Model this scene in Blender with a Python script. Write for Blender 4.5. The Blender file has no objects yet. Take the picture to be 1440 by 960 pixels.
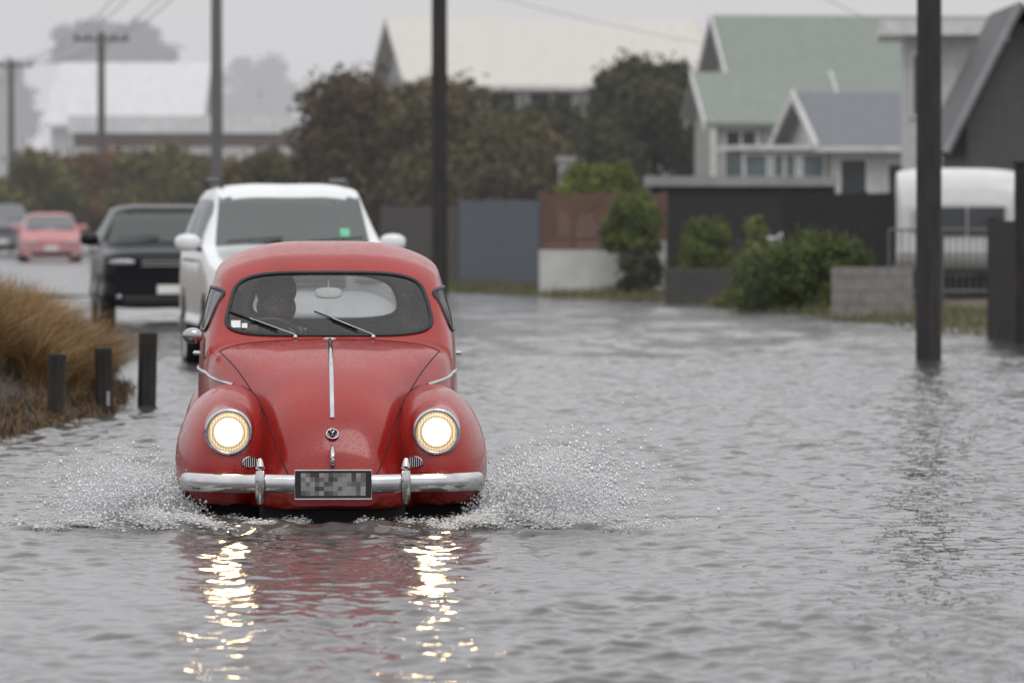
import bpy,math,random
import numpy as np
from mathutils import Vector,Matrix
from mathutils.bvhtree import BVHTree
random.seed(7); rng=np.random.default_rng(7)
SC=bpy.context.scene; COL=SC.collection; PI=math.pi
F=8000.0; H=1.56; HY=294.0
def gx(px,Y): return (px-720)/F*Y
def gz(py,Y): return H+(HY-py)/F*Y
# ---------------------------------------------------------------- materials
HAZE=(.56,.56,.58)  # mist colour, painted into distant materials as a faint glow
def mat(name,col,rough=.6,metal=0.,var=.15,scale=4.,bump=0.,bscale=30.,coat=0.,haze=0.,inner=None,stretch=(1,1,1),wave=None,rvar=0.,spec=.5,beads=0):
    m=bpy.data.materials.new(name); m.use_nodes=True; nt=m.node_tree; N=nt.nodes; L=nt.links
    b=N['Principled BSDF']; out=N['Material Output']
    b.inputs['Roughness'].default_value=rough; b.inputs['Metallic'].default_value=metal
    b.inputs['Coat Weight'].default_value=coat; b.inputs['Coat Roughness'].default_value=.08
    b.inputs['Specular IOR Level'].default_value=spec
    tc=N.new('ShaderNodeTexCoord'); mp=N.new('ShaderNodeMapping'); mp.inputs['Scale'].default_value=stretch
    L.new(tc.outputs['Object'],mp.inputs['Vector'])
    nz=N.new('ShaderNodeTexNoise'); nz.inputs['Scale'].default_value=scale; nz.inputs['Detail'].default_value=5
    L.new(mp.outputs[0],nz.inputs['Vector'])
    cr=N.new('ShaderNodeValToRGB'); cr.color_ramp.elements[0].position=.3; cr.color_ramp.elements[1].position=.7
    cr.color_ramp.elements[0].color=tuple(max(0,c*(1-var)) for c in col)+(1,)
    cr.color_ramp.elements[1].color=tuple(min(1,c*(1+var)) for c in col)+(1,)
    L.new(nz.outputs['Fac'],cr.inputs[0]); cs=cr.outputs[0]
    if wave:
        wv=N.new('ShaderNodeTexWave'); wv.bands_direction=wave[0]; wv.inputs['Scale'].default_value=wave[1]
        L.new(tc.outputs['Object'],wv.inputs['Vector'])
        mx=N.new('ShaderNodeMix'); mx.data_type='RGBA'; mx.blend_type='MULTIPLY'; mx.inputs[0].default_value=wave[2]
        L.new(cs,mx.inputs[6]); L.new(wv.outputs['Color'],mx.inputs[7]); cs=mx.outputs[2]
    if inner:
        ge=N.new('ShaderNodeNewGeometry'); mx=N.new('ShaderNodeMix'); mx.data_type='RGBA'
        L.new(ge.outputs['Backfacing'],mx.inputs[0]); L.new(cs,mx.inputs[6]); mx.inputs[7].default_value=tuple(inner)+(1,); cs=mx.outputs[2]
    L.new(cs,b.inputs['Base Color'])
    if rvar:
        n3=N.new('ShaderNodeTexNoise'); n3.inputs['Scale'].default_value=scale*6; n3.inputs['Detail'].default_value=4
        L.new(tc.outputs['Object'],n3.inputs['Vector'])
        mr=N.new('ShaderNodeMapRange'); mr.inputs[1].default_value=.3; mr.inputs[2].default_value=.7
        mr.inputs[3].default_value=max(0.02,rough-rvar); mr.inputs[4].default_value=rough+rvar
        L.new(n3.outputs['Fac'],mr.inputs[0]); L.new(mr.outputs[0],b.inputs['Roughness'])
    if bump:
        n2=N.new('ShaderNodeTexNoise'); n2.inputs['Scale'].default_value=bscale; n2.inputs['Detail'].default_value=4
        L.new(mp.outputs[0],n2.inputs['Vector']); bp=N.new('ShaderNodeBump'); bp.inputs['Strength'].default_value=bump; bp.inputs['Distance'].default_value=.02
        L.new(n2.outputs['Fac'],bp.inputs['Height']); nrm=bp.outputs[0]
        if beads:
            v=N.new('ShaderNodeTexVoronoi'); v.inputs['Scale'].default_value=62; L.new(tc.outputs['Object'],v.inputs['Vector'])
            mr=N.new('ShaderNodeMapRange'); mr.inputs[1].default_value=.32; mr.inputs[2].default_value=.05; L.new(v.outputs['Distance'],mr.inputs[0])
            b2=N.new('ShaderNodeBump'); b2.inputs['Strength'].default_value=beads; b2.inputs['Distance'].default_value=.004
            L.new(mr.outputs[0],b2.inputs['Height']); L.new(nrm,b2.inputs['Normal']); nrm=b2.outputs[0]
        L.new(nrm,b.inputs['Normal'])
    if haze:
        e=N.new('ShaderNodeEmission'); e.inputs[0].default_value=HAZE+(1,); ms=N.new('ShaderNodeMixShader'); ms.inputs[0].default_value=haze  # painted haze: emission blended over the surface instead of real fog
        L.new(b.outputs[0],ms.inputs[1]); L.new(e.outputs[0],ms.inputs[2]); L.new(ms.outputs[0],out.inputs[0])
    return m
def glassmat(name,tint=(.75,.8,.8),fac=.12,rough=.03,beads=0,gc=(1,1,1)):
    m=bpy.data.materials.new(name); m.use_nodes=True; nt=m.node_tree; N=nt.nodes; L=nt.links; N.remove(N['Principled BSDF'])
    t=N.new('ShaderNodeBsdfTransparent'); t.inputs[0].default_value=tint+(1,)
    g=N.new('ShaderNodeBsdfGlossy'); g.inputs['Roughness'].default_value=rough; g.inputs[0].default_value=gc+(1,)
    lw=N.new('ShaderNodeLayerWeight'); lw.inputs[0].default_value=.12
    a=N.new('ShaderNodeMath'); a.operation='MULTIPLY_ADD'; a.inputs[1].default_value=.6; a.inputs[2].default_value=fac; L.new(lw.outputs['Fresnel'],a.inputs[0])
    ms=N.new('ShaderNodeMixShader'); L.new(a.outputs[0],ms.inputs[0]); L.new(t.outputs[0],ms.inputs[1]); L.new(g.outputs[0],ms.inputs[2])
    last=ms.outputs[0]
    if beads:
        tc=N.new('ShaderNodeTexCoord'); v=N.new('ShaderNodeTexVoronoi'); v.inputs['Scale'].default_value=60; L.new(tc.outputs['Object'],v.inputs['Vector'])
        c=N.new('ShaderNodeValToRGB'); c.color_ramp.elements[0].position=.0; c.color_ramp.elements[0].color=(1,1,1,1); c.color_ramp.elements[1].position=.28; c.color_ramp.elements[1].color=(0,0,0,1)
        L.new(v.outputs['Distance'],c.inputs[0]); mu=N.new('ShaderNodeMath'); mu.operation='MULTIPLY'; mu.inputs[1].default_value=beads; L.new(c.outputs[0],mu.inputs[0])
        d=N.new('ShaderNodeBsdfDiffuse'); d.inputs[0].default_value=(.45,.46,.48,1); m2=N.new('ShaderNodeMixShader')
        L.new(mu.outputs[0],m2.inputs[0]); L.new(last,m2.inputs[1]); L.new(d.outputs[0],m2.inputs[2]); last=m2.outputs[0]
    L.new(last,N['Material Output'].inputs[0]); return m
M={}
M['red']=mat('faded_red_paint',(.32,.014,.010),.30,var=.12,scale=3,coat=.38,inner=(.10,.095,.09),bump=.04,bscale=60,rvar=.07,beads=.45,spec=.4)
M['chrome']=mat('chrome',(.55,.55,.56),.10,1,var=.18,scale=10,rvar=.06)
M['rubber']=mat('black_rubber',(.012,.012,.013),.45)
M['under']=mat('underside_shadow',(.010,.008,.007),.8)  # near-black paints in the shadow and wet beneath the car
M['seam']=mat('seam_dark_red',(.03,.004,.004),.7)  # dark red for panel joints, wing welts and badge backing
M['plate']=mat('plate_black',(.015,.015,.018),.35)
M['glass']=glassmat('windscreen_glass',(.90,.93,.93),.06,.03,.20)
M['sideglass']=glassmat('side_glass',(.85,.87,.88),.05)
M['tyre']=mat('tyre',(.02,.02,.02),.7)
M['rim']=mat('rim',(.4,.4,.41),.35,.8)
M['white']=mat('white_trim',(.75,.75,.73),.5)
M['seat']=mat('seat_vinyl',(.10,.085,.07),.55)
M['dash']=mat('dashboard',(.03,.028,.028),.5)
M['skin']=mat('skin',(.20,.115,.08),.6,var=.08)
M['jacket']=mat('dark_jacket',(.010,.010,.014),.8)
M['hair']=mat('dark_hair',(.008,.007,.006),.6)
def lensmat():
    m=bpy.data.materials.new('lit_headlamp'); m.use_nodes=True; nt=m.node_tree; N=nt.nodes; L=nt.links
    b=N['Principled BSDF']; b.inputs['Roughness'].default_value=.15; b.inputs['Base Color'].default_value=(.4,.34,.25,1)
    tc=N.new('ShaderNodeTexCoord'); sp=N.new('ShaderNodeVectorMath'); sp.operation='MULTIPLY'; sp.inputs[1].default_value=(1,0,1)
    L.new(tc.outputs['Object'],sp.inputs[0]); ln=N.new('ShaderNodeVectorMath'); ln.operation='LENGTH'; L.new(sp.outputs[0],ln.inputs[0])
    mr=N.new('ShaderNodeMapRange'); mr.inputs[2].default_value=.104; L.new(ln.outputs['Value'],mr.inputs[0])
    cr=N.new('ShaderNodeValToRGB'); e=cr.color_ramp.elements
    e[0].position=0; e[0].color=(1,.72,.36,1); e[1].position=1; e[1].color=(1,.70,.38,1); L.new(mr.outputs[0],cr.inputs[0])
    fc=N.new('ShaderNodeFloatCurve'); c=fc.mapping.curves[0]; c.points[0].location=(0,1); c.points[1].location=(1,.0055)
    for p in ((.36,.75),(.52,.16),(.66,.018),(.84,.0075)): c.points.new(*p)
    fc.mapping.update(); L.new(mr.outputs[0],fc.inputs['Value'])
    wv=N.new('ShaderNodeTexWave'); wv.bands_direction='X'; wv.inputs['Scale'].default_value=24; L.new(tc.outputs['Object'],wv.inputs['Vector'])
    m2=N.new('ShaderNodeMapRange'); m2.inputs[3].default_value=.5; m2.inputs[4].default_value=1.; L.new(wv.outputs['Fac'],m2.inputs[0])
    mu=N.new('ShaderNodeMath'); mu.operation='MULTIPLY'; L.new(m2.outputs[0],mu.inputs[0]); L.new(fc.outputs[0],mu.inputs[1])
    m3=N.new('ShaderNodeMath'); m3.operation='MULTIPLY'; m3.inputs[1].default_value=140; L.new(mu.outputs[0],m3.inputs[0])
    L.new(cr.outputs[0],b.inputs['Emission Color']); L.new(m3.outputs[0],b.inputs['Emission Strength']); return m
M['lit']=lensmat()
def mosaicmat():
    m=bpy.data.materials.new('plate_grey_blocks'); m.use_nodes=True; nt=m.node_tree; N=nt.nodes; L=nt.links; b=N['Principled BSDF']; b.inputs['Roughness'].default_value=.5
    tc=N.new('ShaderNodeTexCoord'); sn=N.new('ShaderNodeVectorMath'); sn.operation='SNAP'; sn.inputs[1].default_value=(.0225,9,.0225); L.new(tc.outputs['Object'],sn.inputs[0])
    wn=N.new('ShaderNodeTexWhiteNoise'); wn.noise_dimensions='3D'; L.new(sn.outputs[0],wn.inputs[0])
    cr=N.new('ShaderNodeValToRGB'); e=cr.color_ramp.elements; e[0].position=.1; e[0].color=(.045,.045,.045,1); e[1].position=.95; e[1].color=(.33,.32,.31,1)
    L.new(wn.outputs['Value'],cr.inputs[0]); L.new(cr.outputs[0],b.inputs['Base Color']); return m
M['mosaic']=mosaicmat()
# ---------------------------------------------------------------- mesh helpers
def qmesh(name,V,Fc,m,parent=None,smooth=True):
    V=np.asarray(V,dtype=np.float32); Fc=np.asarray(Fc,dtype=np.int32); k=Fc.shape[1]
    me=bpy.data.meshes.new(name); me.vertices.add(len(V)); me.vertices.foreach_set('co',V.ravel())
    me.loops.add(Fc.size); me.loops.foreach_set('vertex_index',Fc.ravel())
    me.polygons.add(len(Fc)); me.polygons.foreach_set('loop_start',np.arange(0,Fc.size,k,dtype=np.int32))
    me.update(calc_edges=True); me.validate()
    if smooth: me.polygons.foreach_set('use_smooth',np.ones(len(me.polygons),dtype=bool))
    me.materials.append(m); o=bpy.data.objects.new(name,me); COL.objects.link(o)
    if parent: o.parent=parent
    return o
class MB:
    def __init__(s): s.v=[]; s.f=[]
    def add(s,vs,fs):
        n=len(s.v); s.v+= [Vector(v) for v in vs]; s.f+=[tuple(i+n for i in f) for f in fs]; return s
    def box(s,a,b,rz=0):
        x0,y0,z0=a; x1,y1,z1=b
        return s.add([(x0,y0,z0),(x1,y0,z0),(x1,y1,z0),(x0,y1,z0),(x0,y0,z1),(x1,y0,z1),(x1,y1,z1),(x0,y1,z1)],
          [(0,3,2,1),(4,5,6,7),(0,1,5,4),(1,2,6,5),(2,3,7,6),(3,0,4,7)])
    def prism(s,poly,x0,x1):
        n=len(poly); vs=[(x0,y,z) for y,z in poly]+[(x1,y,z) for y,z in poly]
        fs=[tuple(range(n)),tuple(range(2*n-1,n-1,-1))]+[(i,n+i,n+(i+1)%n,(i+1)%n) for i in range(n)]
        return s.add(vs,fs)
    def tube(s,pts,r,n=10,ry=None,closed=False):
        pts=[Vector(p) for p in pts]; k=len(pts); rs=r if isinstance(r,(list,tuple)) else [r]*k
        vs=[];
        for i,p in enumerate(pts):
            if closed: d=pts[(i+1)%k]-pts[i-1]
            else: d=pts[min(i+1,k-1)]-pts[max(i-1,0)]
            d.normalize(); up=Vector((0,0,1)) if abs(d.z)<.95 else Vector((0,1,0))
            a=d.cross(up).normalized(); b=a.cross(d).normalized()
            for j in range(n):
                t=2*PI*j/n; vs.append(p+a*math.cos(t)*rs[i]+b*math.sin(t)*(ry if ry else rs[i]))
        fs=[]
        for i in range(k if closed else k-1):
            for j in range(n): fs.append((i*n+j,i*n+(j+1)%n,((i+1)%k)*n+(j+1)%n,((i+1)%k)*n+j))
        if not closed: fs+= [tuple(range(n)[::-1]),tuple((k-1)*n+j for j in range(n))]
        return s.add(vs,fs)
    def ell(s,c,r,nu=16,nv=10,e=1.,rot=None):
        vs=[];fs=[]
        sg=lambda v:math.copysign(abs(v)**e,v)
        for i in range(nv+1):
            a=-PI/2+PI*i/nv
            for j in range(nu):
                t=2*PI*j/nu; p=Vector((r[0]*sg(math.cos(a))*sg(math.cos(t)),r[1]*sg(math.cos(a))*sg(math.sin(t)),r[2]*sg(math.sin(a))))
                if rot: p=rot@p
                vs.append(Vector(c)+p)
        for i in range(nv):
            for j in range(nu): fs.append((i*nu+j,i*nu+(j+1)%nu,(i+1)*nu+(j+1)%nu,(i+1)*nu+j))
        return s.add(vs,fs)
    def lathe(s,prof,c,axis='y',n=28):
        vs=[];fs=[]
        for r,h in prof:
            for j in range(n):
                t=2*PI*j/n
                o=Vector((r*math.cos(t),h,r*math.sin(t))) if axis=='y' else (Vector((h,r*math.cos(t),r*math.sin(t))) if axis=='x' else Vector((r*math.cos(t),r*math.sin(t),h)))
                vs.append(Vector(c)+o)
        for i in range(len(prof)-1):
            for j in range(n): fs.append((i*n+j,i*n+(j+1)%n,(i+1)*n+(j+1)%n,(i+1)*n+j))
        return s.add(vs,fs)
    def build(s,name,m,parent=None,smooth=False,bevel=0):
        me=bpy.data.meshes.new(name); me.from_pydata([tuple(v) for v in s.v],[],s.f); me.update()
        if smooth: me.polygons.foreach_set('use_smooth',np.ones(len(me.polygons),dtype=bool))
        me.materials.append(m); o=bpy.data.objects.new(name,me); COL.objects.link(o)
        if parent: o.parent=parent
        if bevel:
            bv=o.modifiers.new('bevel','BEVEL'); bv.width=bevel; bv.segments=2; bv.limit_method='ANGLE'
        if smooth:
            try: me.set_sharp_from_angle(angle=math.radians(50))
            except Exception: pass
        return o
def tag(o,label,cat,group=None,kind=None):
    o['label']=label; o['category']=cat
    if group: o['group']=group
    if kind: o['kind']=kind
    return o
def empty(name,loc,rz=0,label=None,cat=None,group=None):
    o=bpy.data.objects.new(name,None); COL.objects.link(o); o.location=loc; o.rotation_euler=(0,0,rz); o.empty_display_size=.2
    if label: tag(o,label,cat,group)
    return o
# ---------------------------------------------------------------- loft
def pch(xs,Y,q):
    xs=np.asarray(xs,float); Y=np.asarray(Y,float); sh=Y.shape[1:]; Y=Y.reshape(len(xs),-1)
    h=np.diff(xs)[:,None]; d=np.diff(Y,axis=0)/h; m=np.zeros_like(Y); m[0]=d[0]; m[-1]=d[-1]
    for i in range(1,len(xs)-1):
        a=d[i-1]; b=d[i]; ok=(a*b)>0
        m[i]=np.where(ok,2*a*b/np.where(ok,a+b,1),0)
    q=np.asarray(q,float); i=np.clip(np.searchsorted(xs,q,side='right')-1,0,len(xs)-2)
    hh=h[i]; t=((q-xs[i])[:,None])/hh
    r=(2*t**3-3*t**2+1)*Y[i]+(t**3-2*t**2+t)*hh*m[i]+(-2*t**3+3*t**2)*Y[i+1]+(t**3-t**2)*hh*m[i+1]
    return r.reshape((len(q),)+sh)
def loft(stations,ys,q):
    xs=[s[0] for s in stations]; K=np.array([s[1] for s in stations],float)
    S=pch(xs,K,ys)
    nk=S.shape[1]; ext=np.concatenate([S[:,:1],S,S[:,-2:-1]*np.array([-1,1])],axis=1)
    pts=[];ts=[]
    for k in range(nk-1):
        p0,p1,p2,p3=ext[:,k],ext[:,k+1],ext[:,k+2],ext[:,k+3]
        for a in range(q+(1 if k==nk-2 else 0)):
            t=a/q; pts.append(.5*((2*p1)+(-p0+p2)*t+(2*p0-5*p1+4*p2-p3)*t*t+(-p0+3*p1-3*p2+p3)*t**3)); ts.append(k+t)
    P=np.stack(pts,1); ts=np.array(ts); ny,m,_=P.shape
    full=np.zeros((ny,2*m-1,3)); full[:,:m,0]=-P[:,:,0]; full[:,:m,2]=P[:,:,1]; full[:,m:,0]=P[:,::-1,0][:,1:]; full[:,m:,2]=P[:,::-1,1][:,1:]
    full[:,:,1]=np.asarray(ys)[:,None]; T=np.concatenate([ts,ts[::-1][1:]])
    c=2*m-1; idx=np.arange(ny*c).reshape(ny,c)
    Fc=np.stack([idx[:-1,:-1],idx[:-1,1:],idx[1:,1:],idx[1:,:-1]],-1)
    ft=.5*(T[:-1]+T[1:]); FT=np.repeat(ft[None],ny-1,0)
    V=full.reshape(-1,3); Fc=Fc.reshape(-1,4); FT=FT.ravel(); C=V[Fc].mean(1)
    return V,Fc,FT,C,full,T
def sub(name,V,Fc,mask,m,parent,smooth=True):
    f=Fc[mask]; u,inv=np.unique(f.ravel(),return_inverse=True); return qmesh(name,V[u],inv.reshape(-1,4),m,parent,smooth)
def inpoly(P,poly):
    x=P[:,0]; y=P[:,1]; ins=np.zeros(len(P),bool); n=len(poly)
    for i in range(n):
        x1,y1=poly[i]; x2,y2=poly[(i+1)%n]
        if y1==y2: continue
        c=((y1>y)!=(y2>y))&(x<(x2-x1)*(y-y1)/(y2-y1)+x1); ins^=c
    return ins
# ================================================================= VINTAGE CAR
BL=Vector((gx(468,27.9),27.9,0))
car=empty('vintage_car',BL,.045,'red rounded vintage car with lit round headlights ploughing through the flood water','car')
def hs(z0,*p): return [(0,z0)]+list(p)
ST=[(.115,hs(.10,(.17,.10),(.225,.135),(.225,.18),(.20,.218),(.158,.243),(.09,.256),(0,.259))),
(.15,hs(.085,(.25,.085),(.30,.14),(.290,.205),(.236,.290),(.194,.336),(.114,.362),(0,.370))),
(.27,hs(.08,(.34,.08),(.390,.17),(.352,.275),(.284,.408),(.243,.484),(.146,.535),(0,.551))),
(.45,hs(.08,(.41,.08),(.450,.2),(.400,.36),(.322,.522),(.278,.606),(.166,.668),(0,.686))),
(.65,hs(.08,(.47,.08),(.505,.25),(.455,.445),(.382,.622),(.325,.710),(.192,.768),(0,.784))),
(.9,hs(.06,(.54,.06),(.575,.34),(.545,.59),(.468,.742),(.384,.811),(.218,.848),(0,.860))),
(1.15,hs(.05,(.59,.05),(.622,.44),(.605,.725),(.549,.822),(.437,.866),(.240,.887),(0,.893))),
(1.265,hs(.04,(.60,.04),(.635,.45),(.62,.765),(.574,.840),(.455,.873),(.25,.888),(0,.893))),
(1.29,hs(.04,(.60,.04),(.640,.45),(.630,.78),(.588,.860),(.478,.890),(.25,.902),(0,.906))),
(1.66,hs(.04,(.63,.04),(.668,.45),(.655,.86),(.588,1.11),(.518,1.210),(.30,1.263),(0,1.273))),
(1.76,hs(.04,(.64,.04),(.672,.45),(.660,.87),(.597,1.135),(.528,1.250),(.31,1.316),(0,1.328))),
(2.1,hs(.04,(.65,.04),(.68,.45),(.668,.88),(.606,1.165),(.536,1.295),(.305,1.378),(0,1.392))),
(2.6,hs(.04,(.65,.04),(.68,.45),(.655,.87),(.58,1.13),(.50,1.25),(.28,1.335),(0,1.35))),
(3.1,hs(.04,(.6,.04),(.63,.45),(.60,.82),(.50,1.0),(.42,1.1),(.24,1.17),(0,1.18))),
(3.6,hs(.06,(.5,.06),(.53,.4),(.48,.66),(.40,.78),(.3,.83),(.18,.86),(0,.87))),
(4.0,hs(.1,(.3,.1),(.34,.25),(.32,.38),(.26,.44),(.2,.47),(.1,.48),(0,.485)))]
ys=np.concatenate([np.linspace(.115,.3,26)[:-1],np.linspace(.3,1.22,52)[:-1],np.linspace(1.22,1.76,64)[:-1],np.linspace(1.76,4.0,100)])
V,Fc,FT,C,full,T=loft(ST,ys,18)
bvh=BVHTree.FromPolygons([tuple(v) for v in V],[tuple(f) for f in Fc])
def outline(xa,xb,z0,z1,n=5.,k=72):
    out=[]
    for i in range(k):
        t=2*PI*i/k; c=math.copysign(abs(math.cos(t))**(2/n),math.cos(t)); s=math.copysign(abs(math.sin(t))**(2/n),math.sin(t))
        zz=(z0+z1)/2+(z1-z0)/2*s; a=xa+(xb-xa)*(zz-z0)/(z1-z0); out.append((a*c,zz-.012*abs(c)**3*(1 if s>0 else 0)))
    return out
WS=outline(.550,.474,.912,1.230)
RW=outline(.43,.36,.95,1.21,3.6)
def swin(y0,y1,z0,z1,sl,k=48,n=6.):
    out=[]
    for i in range(k):
        t=2*PI*i/k; c=math.copysign(abs(math.cos(t))**(2/n),math.cos(t)); s=math.copysign(abs(math.sin(t))**(2/n),math.sin(t))
        z=(z0+z1)/2+(z1-z0)/2*s; y=(y0+y1)/2+(y1-y0)/2*c+sl*(z-z0); out.append((y,z))
    return out
SW=[swin(1.50,2.22,.93,1.15,.25),swin(2.36,2.86,.93,1.13,-.12)]
mW=inpoly(C[:,[0,2]],WS)&(C[:,1]>1.2)&(C[:,1]<1.8)&(FT>3.5)
mR=inpoly(C[:,[0,2]],RW)&(C[:,1]>2.5)
mS=[inpoly(C[:,[1,2]],p)&(np.abs(C[:,0])>.45)&(FT>2.5)&(FT<5.2) for p in SW]
hood=(FT>4.0)&(C[:,1]<1.225)
rest=~(mW|mR|mS[0]|mS[1]|hood)
body=sub('body',V,Fc,rest,M['red'],car)
hd=sub('bonnet',V,Fc,hood,M['red'],car)
ws=sub('windscreen',V,Fc,mW,M['glass'],car)
rw=sub('rear_window',V,Fc,mR,M['sideglass'],car)
for k in (0,1):
    for sg in (-1,1): sub('side_window',V,Fc,mS[k]&(C[:,0]*sg>0),M['sideglass'],car)
nb=MB(); ring=[tuple(v) for v in full[0]]; nb.add(ring+[(0,.115,.17)],[(i,len(ring),i+1) for i in range(len(ring)-1)]); nb.build('front_valance',M['red'],car,True)
def castf(x,z,y0=-2,dy=1):
    h=bvh.ray_cast(Vector((x,y0,z)),Vector((0,dy,0))); return h[0]
def seal(poly,r,parent,front=True,side=0,name='seal',m='rubber'):
    pts=[]
    for a,b in poly:
        if side: h=bvh.ray_cast(Vector((2*side,a,b)),Vector((-side,0,0)))[0]
        elif front: h=bvh.ray_cast(Vector((a,-1,b)),Vector((0,1,0)))[0]
        else: h=bvh.ray_cast(Vector((a,6,b)),Vector((0,-1,0)))[0]
        if h: pts.append(h)
    return MB().tube(pts,r,8,closed=True).build(name,M[m],parent,True)
seal(WS,.012,ws); seal(RW,.012,rw,False)
for k in (0,1):
    for sg in (-1,1): seal(SW[k],.011,car,side=sg,name='window_trim')
mi=int(np.argmin(np.abs(T[:len(T)//2]-4.0))); rows=[i for i in range(len(ys)) if ys[i]<1.225]
for side in (0,1):
    j=mi if side==0 else len(T)-1-mi
    MB().tube([tuple(full[i][j]) for i in rows],.0032,6).build('bonnet_seam',M['seam'],hd,True)
i=rows[-1]; MB().tube([tuple(full[i][j]) for j in range(mi,len(T)-mi)],.0032,6).build('bonnet_seam',M['seam'],hd,True)
def topz(yl): h=bvh.ray_cast(Vector((0,yl,3)),Vector((0,0,-1))); return h[0].z
pts=[(0,y,topz(y)+.004) for y in np.linspace(.245,1.18,44)]
MB().tube(pts,.011,8,ry=.007).build('bonnet_trim',M['chrome'],hd,True)
MB().ell((0,1.19,topz(1.19)+.004),(.035,.012,.008)).build('washer_nozzle',M['chrome'],hd,True)
h=castf(0,.452); bc=Vector((0,h.y-.014,.452)); tl=Matrix.Rotation(math.radians(-38),3,'X'); bs=1.15
def bp3(x,z): return bc+tl@Vector((x*bs,0,z*bs))
em=MB().tube([bp3(.0255*math.cos(a),.0255*math.sin(a)) for a in np.linspace(0,2*PI,33)[:-1]],.0036,8,closed=True)
em.tube([bp3(-.0105,.022),bp3(0,.0045),bp3(.0105,.022)],.0024,6)
em.tube([bp3(-.0225,.010),bp3(-.0105,-.021),bp3(0,-.0015),bp3(.0105,-.021),bp3(.0225,.010)],.0024,6)
bo=em.build('badge',M['chrome'],hd,True)
MB().ell(bc+Vector((0,.007,-.004)),(.029,.004,.029),24,8,1,tl).build('badge_backing',M['seam'],bo,True)
hp=[]
for z in np.linspace(.275,.395,10):
    h=castf(0,z); t=(z-.275)/.12; hp.append((0,h.y-.008-.03*math.sin(PI*t),z))
MB().tube(hp,[.006,.010,.012,.013,.013,.013,.012,.011,.009,.005],10).build('bonnet_handle',M['chrome'],hd,True)
def fender(cx,cy,cz,rx,ry,rzt,rzb,e=2.35,lo=.085,name='front_wing'):
    nu,nv=96,84; vs=[];fs=[]
    for i in range(nv+1):
        a=-PI/2+PI*i/nv
        for j in range(nu):
            t=2*PI*j/nu
            ca,sa,ct,st=math.cos(a),math.sin(a),math.cos(t),math.sin(t)
            k=(abs(ca*ct)**e+abs(ca*st)**e+abs(sa)**e)**(-1/e)
            x=ca*ct*k; y=ca*st*k; z=sa*k
            rz=rzt if z>0 else rzb
            yy=cy+y*ry; zz=cz+z*rz; xx=cx+x*rx
            if z>0 and y>0: zz-=.10*y*y*z
            if z>0: xx-=math.copysign(.026,cx)*z*z
            vs.append((xx,yy,zz))
    for i in range(nv):
        for j in range(nu):
            f=(i*nu+j,i*nu+(j+1)%nu,(i+1)*nu+(j+1)%nu,(i+1)*nu+j)
            zc=sum(vs[q][2] for q in f)/4; yc=sum(vs[q][1] for q in f)/4
            if zc<lo: continue
            if (yc-cy-.12)**2+(zc-.16)**2<.30**2 and abs(sum(vs[q][0] for q in f)/4)>abs(cx)+.6*rx: continue
            fs.append(f)
    mb=MB().add(vs,fs); o=mb.build(name,M['red'],car,True)
    return o,BVHTree.FromPolygons(vs,fs)
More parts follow.
